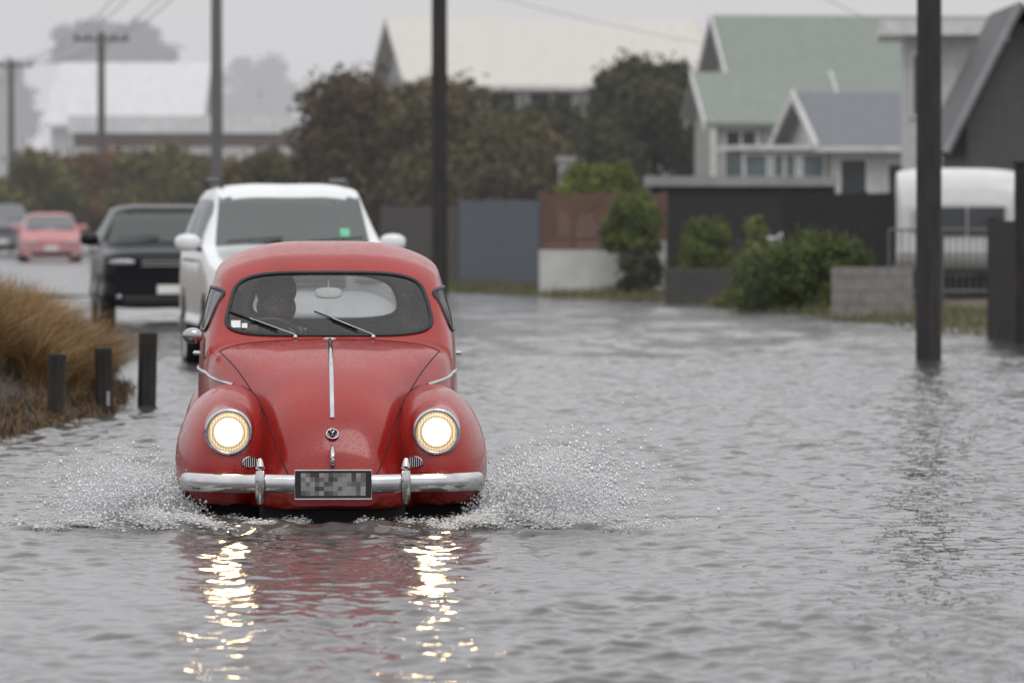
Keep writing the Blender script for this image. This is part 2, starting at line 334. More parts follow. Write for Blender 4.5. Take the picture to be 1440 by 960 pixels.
for sg in (-1,1):
    fo,fb=fender(sg*.532,.74,.27,.254,.63,.408,.26,2.15,.10)
    wl=[]
    for k in range(70):
        y=.13+1.15*k/69; best=None
        for zi in range(240):
            z=.70-.0025*zi
            hb=bvh.ray_cast(Vector((0,y,z)),Vector((sg,0,0)))[0]; hf=fb.ray_cast(Vector((0,y,z)),Vector((sg,0,0)))[0]
            if hb and hf and abs(hf.x)<abs(hb.x)+.001: best=hb; break
        if best: wl.append(best)
    if len(wl)>4:
        sm=wl
        for _ in range(3): sm=[sm[0]]+[(sm[i-1]+sm[i]*2+sm[i+1])/4 for i in range(1,len(sm)-1)]+[sm[-1]]
        MB().tube(sm,.0048,6).build('wing_welt',M['seam'],fo,True)
    fender(sg*.55,3.2,.28,.225,.62,.40,.34,name='rear_wing')
    hx,hz=sg*.512,.464; hy=.105
    h0=MB().lathe([(.10,.30),(.128,.24),(.123,.06),(.117,.012)],(0,0,0),'y',40).build('headlight',M['red'],car,True)
    h0.location=(hx,hy,hz); h0.rotation_euler=(math.radians(5),0,0)
    tor=[(.106+.0115*math.cos(a),.002+.014*math.sin(a)) for a in np.linspace(0,2*PI,13)]
    MB().lathe(tor,(0,0,0),'y',44).build('headlight_rim',M['chrome'],h0,True)
    MB().lathe([(.001,-.024),(.03,-.023),(.06,-.018),(.085,-.009),(.103,.004)],(0,0,0),'y',40).build('headlight_lens',M['lit'],h0,True)
    gxx,gzz=sg*.405,.312
    def gsurf(x,z):
        a=fb.ray_cast(Vector((x,-1,z)),Vector((0,1,0)))[0]; b=castf(x,z); return min(a.y if a else 9,b.y if b else 9)
    hg=MB().tube([(gxx+.040*math.cos(a),gsurf(gxx+.040*math.cos(a),gzz+.026*math.sin(a))-.004,gzz+.026*math.sin(a)) for a in np.linspace(0,2*PI,25)[:-1]],.0045,6,closed=True)
    for q in range(-3,4):
        dx=q*.010; hh2=.024*math.sqrt(max(0,1-(dx/.04)**2)); hg.tube([(gxx+dx,gsurf(gxx+dx,gzz-hh2)-.006,gzz-hh2),(gxx+dx,gsurf(gxx+dx,gzz+hh2)-.006,gzz+hh2)],.0027,6)
    hgo=hg.build('horn_grille',M['chrome'],car,True)
    rc=MB(); vs=[];fs=[]
    for rr in (0,.5,1):
        for a in np.linspace(0,2*PI,25)[:-1]: x=gxx+.038*rr*math.cos(a); z=gzz+.024*rr*math.sin(a); vs.append((x,gsurf(x,z)-.002,z))
    for r in range(2):
        for j in range(24): fs.append((r*24+j,r*24+(j+1)%24,(r+1)*24+(j+1)%24,(r+1)*24+j))
    rc.add(vs,fs).build('horn_recess',M['rubber'],hgo,True)
    sp=[]
    for y in np.linspace(.86,3.0,50):
        z=.665+.06*min(1,(y-.8)/.5); h=bvh.ray_cast(Vector((sg*2,y,z)),Vector((-sg,0,0)))[0]
        if h: sp.append(h+Vector((sg*.003,0,0)))
    MB().tube(sp,.010,8).build('side_moulding',M['chrome'],car,True)
    MB().tube([(sg*.668,2.15,.80),(sg*.70,2.17,.80),(sg*.70,2.32,.80),(sg*.668,2.34,.80)],.011,8).build('door_handle',M['chrome'],car,True)
    MB().box((sg*.60 if sg>0 else -.74,1.2,.03),(.74 if sg>0 else -.60,2.9,.07)).build('running_board',M['rubber'],car,bevel=.01)
    for yw in (.86,3.26):
        w=MB().lathe([(.20,-.07),(.30,-.075),(.325,-.05),(.33,0),(.325,.05),(.30,.075),(.20,.07)],(0,0,0),'x',32).build('wheel',M['tyre'],car,True)
        w.location=(sg*.645,yw,.205)
        MB().lathe([(0,sg*.055),(.08,sg*.065),(.12,sg*.045),(.20,sg*.05),(.205,0)],(0,0,0),'x',28).build('hubcap',M['chrome'],w,True)
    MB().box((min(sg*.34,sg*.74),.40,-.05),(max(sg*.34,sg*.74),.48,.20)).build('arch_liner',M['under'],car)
MB().box((-.36,.22,-.05),(.36,3.7,.095)).build('underbody',M['under'],car)  # dark box, its colour carries the shadow below the bumper
bp=[]
for x in np.linspace(-.715,.715,61):
    u=abs(x)/.715; bp.append((x,.012+.035*u*u+.11*max(0,(u-.72)/.28)**2.2,.214-.004*math.cos(PI*x/.715)))
bp=[(-.725,.26,.214),(-.728,.20,.214)]+bp+[(.728,.20,.214),(.725,.26,.214)]
n=14; vs=[];fs=[]
for i,p in enumerate(bp):
    p=Vector(p); d=(Vector(bp[min(i+1,len(bp)-1)])-Vector(bp[max(i-1,0)])).normalized(); a=Vector((d.y,-d.x,0)).normalized()
    for j in range(n):
        t=2*PI*j/n; vs.append(p+a*(.026*math.cos(t))+Vector((0,0,.046*math.copysign(abs(math.sin(t))**.9,math.sin(t)))))
for i in range(len(bp)-1):
    for j in range(n): fs.append((i*n+j,i*n+(j+1)%n,(i+1)*n+(j+1)%n,(i+1)*n+j))
fs+=[tuple(range(n)),tuple((len(bp)-1)*n+j for j in range(n))]
bumper=MB().add(vs,fs).build('bumper',M['chrome'],car,True)
for sg in (-1,1):
    ov=[]
    for t in np.linspace(0,1,12): ov.append((sg*.357,-.012-.030*math.sin(PI*t),.125+.205*t))
    MB().tube(ov,[.015,.022,.025,.026,.026,.026,.026,.025,.024,.023,.020,.012],14,ry=.026).build('overrider',M['chrome'],bumper,True)
pl=MB().box((-.188,-.045,.140),(.190,-.037,.283)).build('number_plate',M['plate'],bumper,bevel=.004)
MB().tube([(-.187,-.046,.141),(.189,-.046,.141),(.189,-.046,.282),(-.187,-.046,.282)],.003,6,closed=True).build('plate_border',M['white'],pl)
MB().box((-.158,-.048,.157),(.160,-.0455,.268)).build('plate_lettering',M['mosaic'],pl)
def wsurf(x,z): return bvh.ray_cast(Vector((x,-1,z)),Vector((0,1,0)))[0]
for (xa,za,xb,zb2) in ((-.175,.915,-.50,1.030),(.225,.915,-.065,1.030)):
    wp=MB(); P=[]
    for t in np.linspace(0,.72,10):
        h=wsurf(xa+(xb-xa)*t,za+(zb2-za)*t); P.append(h+Vector((0,-.020,.002)))
    wp.tube(P,.0035,6); o=wp.build('wiper',M['chrome'],car,True)
    B=[]
    for t in np.linspace(.28,1.04,12):
        h=wsurf(xa+(xb-xa)*t,za+(zb2-za)*t); B.append(h+Vector((0,-.010,0)))
    MB().tube(B,.0045,6).build('wiper_blade',M['rubber'],o,True)
    MB().ell((xa,P[0].y,za-.01),(.013,.013,.012)).build('wiper_pivot',M['chrome'],o,True)
mr=MB().tube([(-.615,1.42,.74),(-.645,1.36,.80),(-.64,1.34,.90),(-.69,1.32,.935)],.006,8).build('door_mirror',M['chrome'],car,True)
MB().ell((-.70,1.31,.912),(.054,.034,.042)).build('mirror_shell',mat('mirror_chrome',(.38,.38,.39),.2,1),mr,True)
im=MB().ell((0,1.66,1.125),(.072,.012,.030),e=.7).build('interior_mirror',M['white'],car,True)
MB().tube([(0,1.66,1.14),(0,1.68,1.26)],.006,6).build('mirror_stalk',M['white'],im,True)
for (sx,sz,w,hh) in ((-.480,.968,.024,.018),(-.435,.960,.014,.012)):
    q4=[wsurf(sx+a*w,sz+b*hh)+Vector((0,-.004,.002)) for a,b in ((-1,-1),(1,-1),(1,1),(-1,1))]
    MB().add(q4,[(0,1,2,3)]).build('windscreen_sticker',M['white'],car)
MB().box((-.58,1.38,.55),(.58,1.55,.84)).build('dashboard',M['dash'],car,bevel=.04)
for x in (-.30,.30):
    s=MB().box((x-.22,1.95,.35),(x+.22,2.35,.48)).build('front_seat',M['seat'],car,bevel=.05)
    MB().box((x-.22,2.33,.48),(x+.22,2.45,.92)).build('seat_back',M['seat'],s,bevel=.05)
rs=MB().box((-.5,2.75,.35),(.5,3.0,.48)).build('rear_seat',M['seat'],car,bevel=.05)
MB().box((-.52,2.98,.48),(.52,3.08,.86)).build('rear_seat_back',M['seat'],rs,bevel=.05)
rotm=Matrix.Rotation(math.radians(-62),3,'X')
cen=Vector((-.31,1.66,.82)); wp=[cen+rotm@Vector((.195*math.cos(a),.195*math.sin(a),0)) for a in np.linspace(0,2*PI,33)[:-1]]
sw=MB().tube(wp,.011,8,closed=True); sw.tube([cen+rotm@Vector((-.19,0,0)),cen,cen+rotm@Vector((.19,0,0))],.009,6); sw.tube([cen,cen+Vector((0,-.2,-.12))],.018,8)
sw.build('steering_wheel',M['rubber'],car,True)
# ---- driver
drv=empty('person',Vector(BL),.045,'driver in dark clothing gripping the wheel behind the left of the red car windscreen','person')
def skin(name,verts,edges,radii,m,parent,root=0,sub_=2):
    me=bpy.data.meshes.new(name); me.from_pydata(verts,edges,[]); o=bpy.data.objects.new(name,me); COL.objects.link(o); o.parent=parent
    md=o.modifiers.new('skin','SKIN'); md.use_smooth_shade=True
    for i,r in enumerate(radii):
        sv=me.skin_vertices[0].data[i]; sv.radius=(r,r); sv.use_root=(i==root)
    sb=o.modifiers.new('sub','SUBSURF'); sb.levels=sub_; sb.render_levels=sub_; me.materials.append(m); return o
hx=-.27
vb=[(hx,2.16,.50),(hx,2.17,.70),(hx,2.15,.88),(hx,2.11,.97),(hx,2.09,1.02),
    (hx-.17,2.13,.87),(hx-.25,1.98,.72),(hx-.17,1.76,.86),(hx-.13,1.70,.93),(hx+.17,2.13,.87),(hx+.24,1.98,.72),(hx+.16,1.76,.85),(hx+.10,1.69,.92),
    (hx-.1,2.05,.45),(hx-.12,1.7,.48),(hx+.1,2.05,.45),(hx+.12,1.7,.48)]
eb_=[(0,1),(1,2),(2,3),(3,4),(2,5),(5,6),(6,7),(7,8),(2,9),(9,10),(10,11),(11,12),(0,13),(13,14),(0,15),(15,16)]
skin('jacket',vb,eb_,[.15,.15,.13,.075,.062,.085,.05,.036,.03,.085,.05,.036,.03,.08,.07,.08,.07],M['jacket'],drv)
hdm=MB().ell((hx,2.07,1.095),(.078,.092,.112),24,18); hdm.ell((hx,1.985,1.085),(.013,.020,.022),10,8); hdm.ell((hx,1.995,1.045),(.028,.02,.010),10,8)
for s in (-1,1): hdm.ell((hx+s*.079,2.075,1.09),(.010,.018,.030),10,8)
hdm.ell((hx,2.02,1.03),(.045,.05,.035),12,8); hdm.build('head',M['skin'],drv,True)
for s,wx,wz in ((-1,hx-.13,.935),(1,hx+.10,.925)):
    hm=MB().ell((wx,1.68,wz),(.036,.028,.022),12,8)
    for q in range(4):
        fx=wx-.026+.017*q; hm.tube([(fx,1.675,wz+.012),(fx,1.652,wz+.018),(fx,1.640,wz-.002),(fx,1.652,wz-.016)],[.010,.009,.0085,.007],8)
    hm.tube([(wx+s*.03,1.69,wz),(wx+s*.045,1.668,wz+.008),(wx+s*.05,1.650,wz+.012)],[.011,.010,.008],8); hm.build('hand',M['skin'],drv,True)
    MB().ell((hx+s*.03,1.988,1.10),(.012,.006,.007),10,6).build('eye',M['hair'],drv,True)
MB().ell((hx,2.082,1.135),(.108,.108,.108),20,14).ell((hx,2.11,1.04),(.105,.07,.10),16,10).build('hair',M['hair'],drv,True)

# ================================================================= generic modern car
def make_car(name,label,loc,rz,P,paint,glass,group=None,rails=False,grille=True,trim=None):
    r=empty(name,loc,rz,label,'car',group)
    w,L,hr,hb,hf,hc,cy,hy,ry,th=[P[k] for k in ('w','L','hr','hb','hf','hc','cy','hy','ry','th')]
    g=P.get('gc',.22); cc=P.get('c',.80)
    low=lambda k,top,bt: [(0,g),(w*k*.93,g+.03),(w*k,.66),(w*k*.985,bt),(w*k*.93,bt+.05),(w*k*.75,top-.015),(w*k*.4,top),(0,top)]
    cab=lambda k,top,bt,c: [(0,g),(w*k*.93,g+.03),(w*k,.66),(w*k*.97,bt),(w*k*c,top-.15),(w*k*(c-.09),top-.045),(w*k*.42,top),(0,top)]
    S=[(0,low(.80,hf-.10,hf-.22)),(.05,low(.90,hf-.03,hf-.13)),(.22,low(.97,hf+.02,hf-.09)),(.6,low(1,hf+.06,hf-.04)),(cy,low(1,hc,hb-.02)),(hy,cab(1,hr-.03,hb,cc)),(hy+.35,cab(1,hr,hb+.01,cc+.01)),
       ((hy+ry)/2,cab(1,hr,hb+.02,cc+.01)),(ry,cab(.99,hr-.04,hb+.04,cc-.01)),(L-.12,low(.96,th+.08,th)),(L,low(.88,th-.02,th-.08))]
    yq=np.unique(np.concatenate([np.linspace(0,.3,10),np.linspace(.3,cy,20),np.linspace(cy,hy,20),np.linspace(hy,ry,40),np.linspace(ry,L,16)]))
    V,Fc,FT,C,full,T=loft(S,yq,8)
    wsM=(C[:,1]>cy+.04)&(C[:,1]<hy-.02)&(FT>4.6)&(C[:,2]<hr-P.get('hd',.07))
    y0=cy+(hy-cy)*.55
    sd=(FT>3.15)&(FT<4.0)&(C[:,1]>y0+.1)&(C[:,1]<ry-.05); pil=(np.abs(C[:,1]-(y0+(ry-y0)*.46))<.05)|(np.abs(C[:,1]-(y0+(ry-y0)*.86))<.05)
    sd&=~pil
    rwM=(C[:,1]>ry+.04)&(C[:,1]<L-.3)&(FT>4.6)&(C[:,2]>th+.12)
    wy=P['wy']; R=P['wr']; ar=(np.abs(C[:,0])>.55*w)&(((C[:,1]-wy[0])**2+(C[:,2]-R)**2<(R+.07)**2)|((C[:,1]-wy[1])**2+(C[:,2]-R)**2<(R+.07)**2))
    sub('body',V,Fc,~(wsM|sd|rwM|ar),paint,r)
    sub('windscreen',V,Fc,wsM,glass,r); sub('rear_window',V,Fc,rwM,glass,r)
    for s in (-1,1): sub('side_window',V,Fc,sd&(C[:,0]*s>0),glass,r)
    ring=[tuple(v) for v in full[0]]; MB().add(ring+[(0,0,.55)],[(i,len(ring),i+1) for i in range(len(ring)-1)]).build('front_panel',paint,r)
    tr=trim or M['rubber']
    if grille:
        gb=MB().box((-.42*w,-.02,hf-.24),(.42*w,.03,hf-.10)).build('grille',tr,r,bevel=.02)
        for q in range(2): MB().box((-.42*w,-.028,hf-.20+q*.05),(.42*w,-.018,hf-.185+q*.05)).build('grille_bar',M['rim'],gb)
    MB().box((-.68*w,-.02,g+.04),(.68*w,.03,g+.16)).build('lower_intake',tr,r,bevel=.02)
    MB().box((-.18,-.035,g+.19),(.18,-.022,g+.31)).build('number_plate',M['white'],r)
    for s in (-1,1):
        MB().ell((s*.70*w,.06,hf-.15),(.21*w,.11,.048),16,10,.8,Matrix.Rotation(s*.35,3,'Z')).build('headlight',M['headlamp'],r,True)
        MB().ell((s*.74*w,.03,g+.15),(.05,.05,.04),12,8).build('fog_light',M['headlamp'],r,True)
        m=MB().ell((s*(w+.10),y0,hb+.09),(.13,.07,.085),16,10,.8).build('door_mirror',paint,r,True)
        MB().tube([(s*w*.95,y0+.02,hb+.02),(s*(w+.06),y0+.02,hb+.04)],.025,8).build('mirror_arm',tr,m,True)
        for yw in wy:
            wh=MB().lathe([(R*.62,-.10),(R*.93,-.11),(R,-.07),(R,.07),(R*.93,.11),(R*.62,.10)],(0,0,0),'x',28).build('wheel',M['tyre'],r,True); wh.location=(s*(w-.11),yw,R)
            MB().lathe([(0,s*.08),(R*.2,s*.085),(R*.5,s*.06),(R*.62,s*.10),(R*.64,0)],(0,0,0),'x',20).build('rim',M['rim'],wh,True)
        for q in range(2): MB().tube([(s*w*.99,y0+.55+q*.95,hb-.09),(s*(w+.03),y0+.58+q*.95,hb-.09),(s*(w+.03),y0+.72+q*.95,hb-.09),(s*w*.99,y0+.75+q*.95,hb-.09)],.012,6).build('door_handle',tr,r)
        if rails: MB().tube([(s*w*.68,hy+.4,hr-.06),(s*w*.69,hy+.5,hr+.035),(s*w*.69,ry-.3,hr+.04),(s*w*.68,ry-.1,hr-.06)],.024,8).build('roof_rail',tr,r)
        MB().tube([(s*.40-.25,cy+.03,hc+.04),(s*.40+.3,cy+.10,hc+.08)],.012,6).build('wiper',M['rubber'],r)
    if rails:
        bv=BVHTree.FromPolygons([tuple(v) for v in V],[tuple(f) for f in Fc]); q4=[]
        for a,b in ((.52,.09),(.62,.09),(.62,.17),(.52,.17)):
            hh=bv.ray_cast(Vector((w*a,-1,hc+b)),Vector((0,1,0)))[0]; q4.append(hh+Vector((0,-.006,0)))
        MB().add(q4,[(0,1,2,3)]).build('windscreen_sticker',mat('green_sticker',(.15,.50,.32),.6),r)
    MB().box((-w*.8,cy+.25,hb-.5),(w*.8,cy+.6,hb-.04)).build('dashboard',M['dash'],r)
    for s in (-1,1):
        MB().box((s*.38-.24,hy+.45,hb-.6),(s*.38+.24,hy+.6,hb+.12)).ell((s*.38,hy+.52,hb+.24),(.13,.06,.11),12,8,.8).build('seat',M['jacket'],r)
    return r
M['headlamp']=mat('headlamp_off',(.36,.37,.39),.12,.2,var=.4,scale=25,coat=.6)
M['cglass']=glassmat('car_glass',(.85,.90,.88),.17,.05,gc=(.80,.86,.84))
M['nglass']=glassmat('dark_car_glass',(.50,.54,.54),.13,.05,gc=(.8,.88,.86))
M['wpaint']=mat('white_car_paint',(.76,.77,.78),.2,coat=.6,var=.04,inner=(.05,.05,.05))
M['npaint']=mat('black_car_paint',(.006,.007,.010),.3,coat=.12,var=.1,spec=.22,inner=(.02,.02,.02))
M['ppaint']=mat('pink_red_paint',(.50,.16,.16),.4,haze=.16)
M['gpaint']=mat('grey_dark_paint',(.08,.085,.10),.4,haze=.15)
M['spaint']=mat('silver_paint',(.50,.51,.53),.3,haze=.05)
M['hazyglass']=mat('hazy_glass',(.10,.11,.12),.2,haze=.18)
SUV=dict(w=.915,L=4.9,hr=1.91,hb=1.24,hf=1.14,hc=1.30,cy=1.35,hy=2.0,ry=4.5,th=1.25,wr=.39,wy=(.88,3.8),gc=.46,c=.80,hd=.14)
CRO=dict(w=.93,L=4.35,hr=1.68,hb=1.12,hf=1.06,hc=1.18,cy=1.15,hy=1.75,ry=3.85,th=1.15,wr=.37,wy=(.85,3.5),gc=.30,hd=.12,c=.78)
HAT=dict(w=.82,L=3.9,hr=1.42,hb=.93,hf=.76,hc=.94,cy=1.0,hy=1.6,ry=3.3,th=1.0,wr=.30,wy=(.75,3.15),gc=.2)
make_car('parked_car','white four wheel drive with roof rails close behind the red vintage car',Vector((gx(430,54.5),54.5,-.10)),.125,SUV,M['wpaint'],M['cglass'],rails=True)
make_car('parked_car','black sports utility car left of the white four wheel drive',Vector((gx(240,76),76,-.06)),.11,CRO,M['npaint'],M['nglass'])
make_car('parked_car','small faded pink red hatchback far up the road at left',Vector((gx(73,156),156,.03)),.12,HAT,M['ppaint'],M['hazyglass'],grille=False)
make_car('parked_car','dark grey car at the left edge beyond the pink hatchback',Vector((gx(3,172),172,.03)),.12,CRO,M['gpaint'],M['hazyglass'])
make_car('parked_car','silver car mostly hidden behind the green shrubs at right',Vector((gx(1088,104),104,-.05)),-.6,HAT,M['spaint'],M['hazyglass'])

# ================================================================= GROUND + WATER
def smst(x,a,b): t=np.clip((x-a)/(b-a),0,1); return t*t*(3-2*t)
def shoreR(Y): return np.interp(Y,[0,40,60,67,80,88,95,100,106,118,140],[8.5,8.0,6.9,6.15,4.4,3.7,2.4,.8,-1.3,-5,-9])
def shoreL(Y): return np.interp(Y,[0,30,37,41,43.5,50,60,107,140],[-7,-4.2,-3.35,-3.12,-2.85,-3.15,-4.0,-8.6,-12])
def gh(X,Y):
    r=X-shoreR(Y); l=shoreL(Y)-X
    hr_=.16*smst(r,-.6,.5)+.08*smst(r,.2,3); hl=.16*smst(l,-.4,.25)+.42*smst(l,.25,1.4)*smst(Y,39,43.5)*(1-smst(Y,48,54))+.10*smst(l,0,2)
    he=.22*smst(Y,102,118)
    return -.16+np.maximum(np.maximum(hr_,hl),he)
gyv=np.concatenate([[-200,-50,-10],np.arange(0,36,2),np.arange(36,56,.25),np.arange(56,130,.8),[140,160,190,230,300,500,900,2500]]).astype(float)
gxv=np.concatenate([[-1500,-400,-120,-60,-35,-25],np.arange(-20,-6,.7),np.arange(-6,9,.2),np.arange(9,20,1.),[25,40,60,120,400,1500]]).astype(float)
GX,GY=np.meshgrid(gxv,gyv); GZ=gh(GX,GY)+.012*np.sin(GX*5.1+GY*1.7)*np.sin(GY*2.3-GX*3)
GV=np.stack([GX,GY,GZ],-1).reshape(-1,3); r_,c_=GX.shape; ii=np.arange(r_*c_).reshape(r_,c_)
GF=np.stack([ii[:-1,:-1],ii[:-1,1:],ii[1:,1:],ii[1:,:-1]],-1).reshape(-1,4)
def groundmat():
    m=bpy.data.materials.new('ground_surface'); m.use_nodes=True; nt=m.node_tree; N=nt.nodes; L=nt.links; b=N['Principled BSDF']; b.inputs['Roughness'].default_value=.75
    tc=N.new('ShaderNodeTexCoord'); n=N.new('ShaderNodeTexNoise'); n.inputs['Scale'].default_value=1.2; n.inputs['Detail'].default_value=8; L.new(tc.outputs['Object'],n.inputs['Vector'])
    cr=N.new('ShaderNodeValToRGB'); e=cr.color_ramp.elements; e[0].position=.35; e[0].color=(.035,.035,.018,1); e[1].position=.65; e[1].color=(.11,.085,.05,1); L.new(n.outputs['Fac'],cr.inputs[0])
    sx=N.new('ShaderNodeSeparateXYZ'); L.new(tc.outputs['Object'],sx.inputs[0]); mr=N.new('ShaderNodeMapRange'); mr.inputs[1].default_value=52; mr.inputs[2].default_value=62; L.new(sx.outputs['Y'],mr.inputs[0])
    c2=N.new('ShaderNodeValToRGB'); e=c2.color_ramp.elements; e[0].position=.35; e[0].color=(.018,.013,.010,1); e[1].position=.65; e[1].color=(.060,.042,.028,1); L.new(n.outputs['Fac'],c2.inputs[0])
    mx=N.new('ShaderNodeMix'); mx.data_type='RGBA'; L.new(mr.outputs[0],mx.inputs[0]); L.new(c2.outputs[0],mx.inputs[6]); L.new(cr.outputs[0],mx.inputs[7])
    n2=N.new('ShaderNodeTexNoise'); n2.inputs['Scale'].default_value=9; L.new(tc.outputs['Object'],n2.inputs['Vector']); bp=N.new('ShaderNodeBump'); bp.inputs['Distance'].default_value=.05; L.new(n2.outputs['Fac'],bp.inputs['Height']); L.new(bp.outputs[0],b.inputs['Normal'])
    L.new(mx.outputs[2],b.inputs['Base Color']); return m
g=qmesh('ground',GV,GF,groundmat()); g['kind']='structure'; g['label']='grass verges and bare ground beside the flooded street'
cl=[(-5.3,100),(-9.5,130),(-13.2,160),(-18,200),(-24.5,250),(-37,350)]; vs=[];fs=[]
for x,y in cl: vs+=[(x-3.8,y,0),(x+3.8,y,0)]
vs=[(x,y,float(gh(np.array([x]),np.array([y]))[0])+.03 if y<140 else .10) for x,y,z in vs]
for i in range(len(cl)-1): fs.append((2*i,2*i+1,2*i+3,2*i+2))
ro=MB().add(vs,fs).build('road',mat('wet_asphalt',(.10,.10,.105),.25,var=.2,scale=2,haze=.10)); ro['kind']='structure'
ro['label']='wet asphalt road rising out of the flood'
Yr=[2.]
while Yr[-1]<17: Yr.append(Yr[-1]*1.08)
y=17.2
while y<60: Yr.append(y); y+=.028*y/28
while y<135: Yr.append(y); y+=.0022*y
Yr=np.array(Yr); uc=np.concatenate([-np.geomspace(3,.125,16)[:-1],np.linspace(-.115,.115,520),np.geomspace(.125,3,16)[1:]])
WX=Yr[:,None]*uc[None,:]; WY=np.repeat(Yr[:,None],len(uc),1)
Z=np.zeros_like(WX); dyv=np.gradient(Yr)[:,None]
W=np.random.default_rng(3)
env=.85+.40*np.sin(WX*1.3+1.6*np.sin(WY*.41+WX*.3))*np.sin(WY*.37+1.1*np.sin(WX*.9))
for k in range(120):
    lam=.070*(8.0**W.random()); th=W.uniform(0,PI) if k%2 else W.normal(PI/2-.3,.7); kk=2*PI/lam; sl=.0178*(lam/.3)**-.08
    fade=np.clip((lam/dyv-2.0)/2,0,1)
    Z+=fade*sl/kk*np.sin(kk*(WX*math.cos(th)+WY*math.sin(th))+W.random()*6.28+.9*np.sin(WX*1.7+k)*np.sin(WY*.9+k*2))
for k in range(14):   # longer wavelets that carry the texture into the distance
    lam=W.uniform(.6,1.4); th=W.normal(PI/2-.2,.5); kk=2*PI/lam
    Z+=smst(WY,38,75)*.018/kk*np.sin(kk*(WX*math.cos(th)+WY*math.sin(th))+W.random()*6.28+1.2*np.sin(WX*.9+k)*np.sin(WY*.5+k*2))
Z*=env; Z+=9*np.maximum(Z,0)**2*(WY<45)
cxw,cyw=BL.x,BL.y
rx_=(WX-cxw); ry_=(WY-cyw)
front=np.exp(-((ry_+.14-.10*np.abs(rx_))/.22)**2)*np.exp(-(rx_/1.3)**4)
chop=np.zeros_like(Z)
for k in range(30):
    lam=W.uniform(.08,.32); th=W.uniform(0,PI); kk=2*PI/lam; chop+=.10/kk*np.sin(kk*(WX*math.cos(th)+WY*math.sin(th))+W.random()*6.28)
turb=np.exp(-((ry_+.05)/.60)**2)*np.exp(-(np.abs(rx_)/1.6)**4)
Z+=.030*front*(1+.4*np.sin(WX*17)*np.sin(WX*7.3))+chop*turb*.6
for (x0,y0,x1,y1,a) in ((.30,31.6,2.1,34.9,.017),(.2,28.2,2.4,30.2,.010),(-1.6,28.6,-3.3,31.0,.012)):
    dx,dy=x1-x0,y1-y0; Ln=math.hypot(dx,dy); s=((WX-x0)*dx+(WY-y0)*dy)/Ln**2; d=((WX-x0)*dy-(WY-y0)*dx)/Ln
    Z+=a*np.exp(-((d+.09*np.sin(s*9)+.03*np.sin(s*31))/.085)**2)*smst(s,0,.3)*(1-smst(s,.6,1.1))*(.75+.35*np.sin(s*13+WX*5))
outer=(np.abs(uc)>.118)[None,:]|(WY<17.1); Z=np.where(outer,0,Z)
WV=np.stack([WX,WY,Z],-1).reshape(-1,3); r_,c_=WX.shape; ii=np.arange(r_*c_).reshape(r_,c_)
WF=np.stack([ii[:-1,:-1],ii[:-1,1:],ii[1:,1:],ii[1:,:-1]],-1).reshape(-1,4)
def watermat():
    m=bpy.data.materials.new('flood_water'); m.use_nodes=True; nt=m.node_tree; N=nt.nodes; L=nt.links; b=N['Principled BSDF']
    b.inputs['Base Color'].default_value=(.075,.073,.070,1); b.inputs['Roughness'].default_value=.045; b.inputs['IOR'].default_value=1.34; b.inputs['Specular IOR Level'].default_value=.5
    tc=N.new('ShaderNodeTexCoord'); mp=N.new('ShaderNodeMapping'); mp.inputs['Scale'].default_value=(1,.6,1); L.new(tc.outputs['Object'],mp.inputs['Vector'])
    n=N.new('ShaderNodeTexNoise'); n.inputs['Scale'].default_value=12; n.inputs['Detail'].default_value=4; n.inputs['Roughness'].default_value=.55; L.new(mp.outputs[0],n.inputs['Vector'])
    sx=N.new('ShaderNodeSeparateXYZ'); L.new(tc.outputs['Object'],sx.inputs[0]); mr=N.new('ShaderNodeMapRange'); mr.inputs[1].default_value=26; mr.inputs[2].default_value=85; mr.inputs[3].default_value=.20; mr.inputs[4].default_value=1.0; L.new(sx.outputs['Y'],mr.inputs[0])
    bp=N.new('ShaderNodeBump'); bp.inputs['Distance'].default_value=.022; L.new(mr.outputs[0],bp.inputs['Strength']); L.new(n.outputs['Fac'],bp.inputs['Height']); L.new(bp.outputs[0],b.inputs['Normal']); return m
wo=qmesh('water',WV,WF,watermat()); wo['kind']='structure'; wo['label']='rippled grey flood water covering the street'
# ---- spray
def spraymat():
    m=mat('spray_water',(.92,.93,.94),.2,var=.03,coat=.2); nt=m.node_tree; N=nt.nodes; L=nt.links
    t=N.new('ShaderNodeBsdfTransparent'); ms=N.new('ShaderNodeMixShader'); ms.inputs[0].default_value=.80
    L.new(t.outputs[0],ms.inputs[1]); L.new(N['Principled BSDF'].outputs[0],ms.inputs[2]); L.new(ms.outputs[0],N['Material Output'].inputs[0]); return m
M['spray']=spraymat()
OCT=np.array([(1,0,0),(-1,0,0),(0,1,0),(0,-1,0),(0,0,1),(0,0,-1)],float)
OF=np.array([(0,2,4),(2,1,4),(1,3,4),(3,0,4),(2,0,5),(1,2,5),(3,1,5),(0,3,5)])
def drops(name,Pt,R,st,label):
    n=len(Pt); V=(Pt[:,None,:]+OCT[None]*R[:,None,None]*st[:,None,:]).reshape(-1,3); Fx=(OF[None]+6*np.arange(n)[:,None,None]).reshape(-1,3)
    o=qmesh(name,V,Fx,M['spray']); tag(o,label,'splash',None,'stuff'); return o
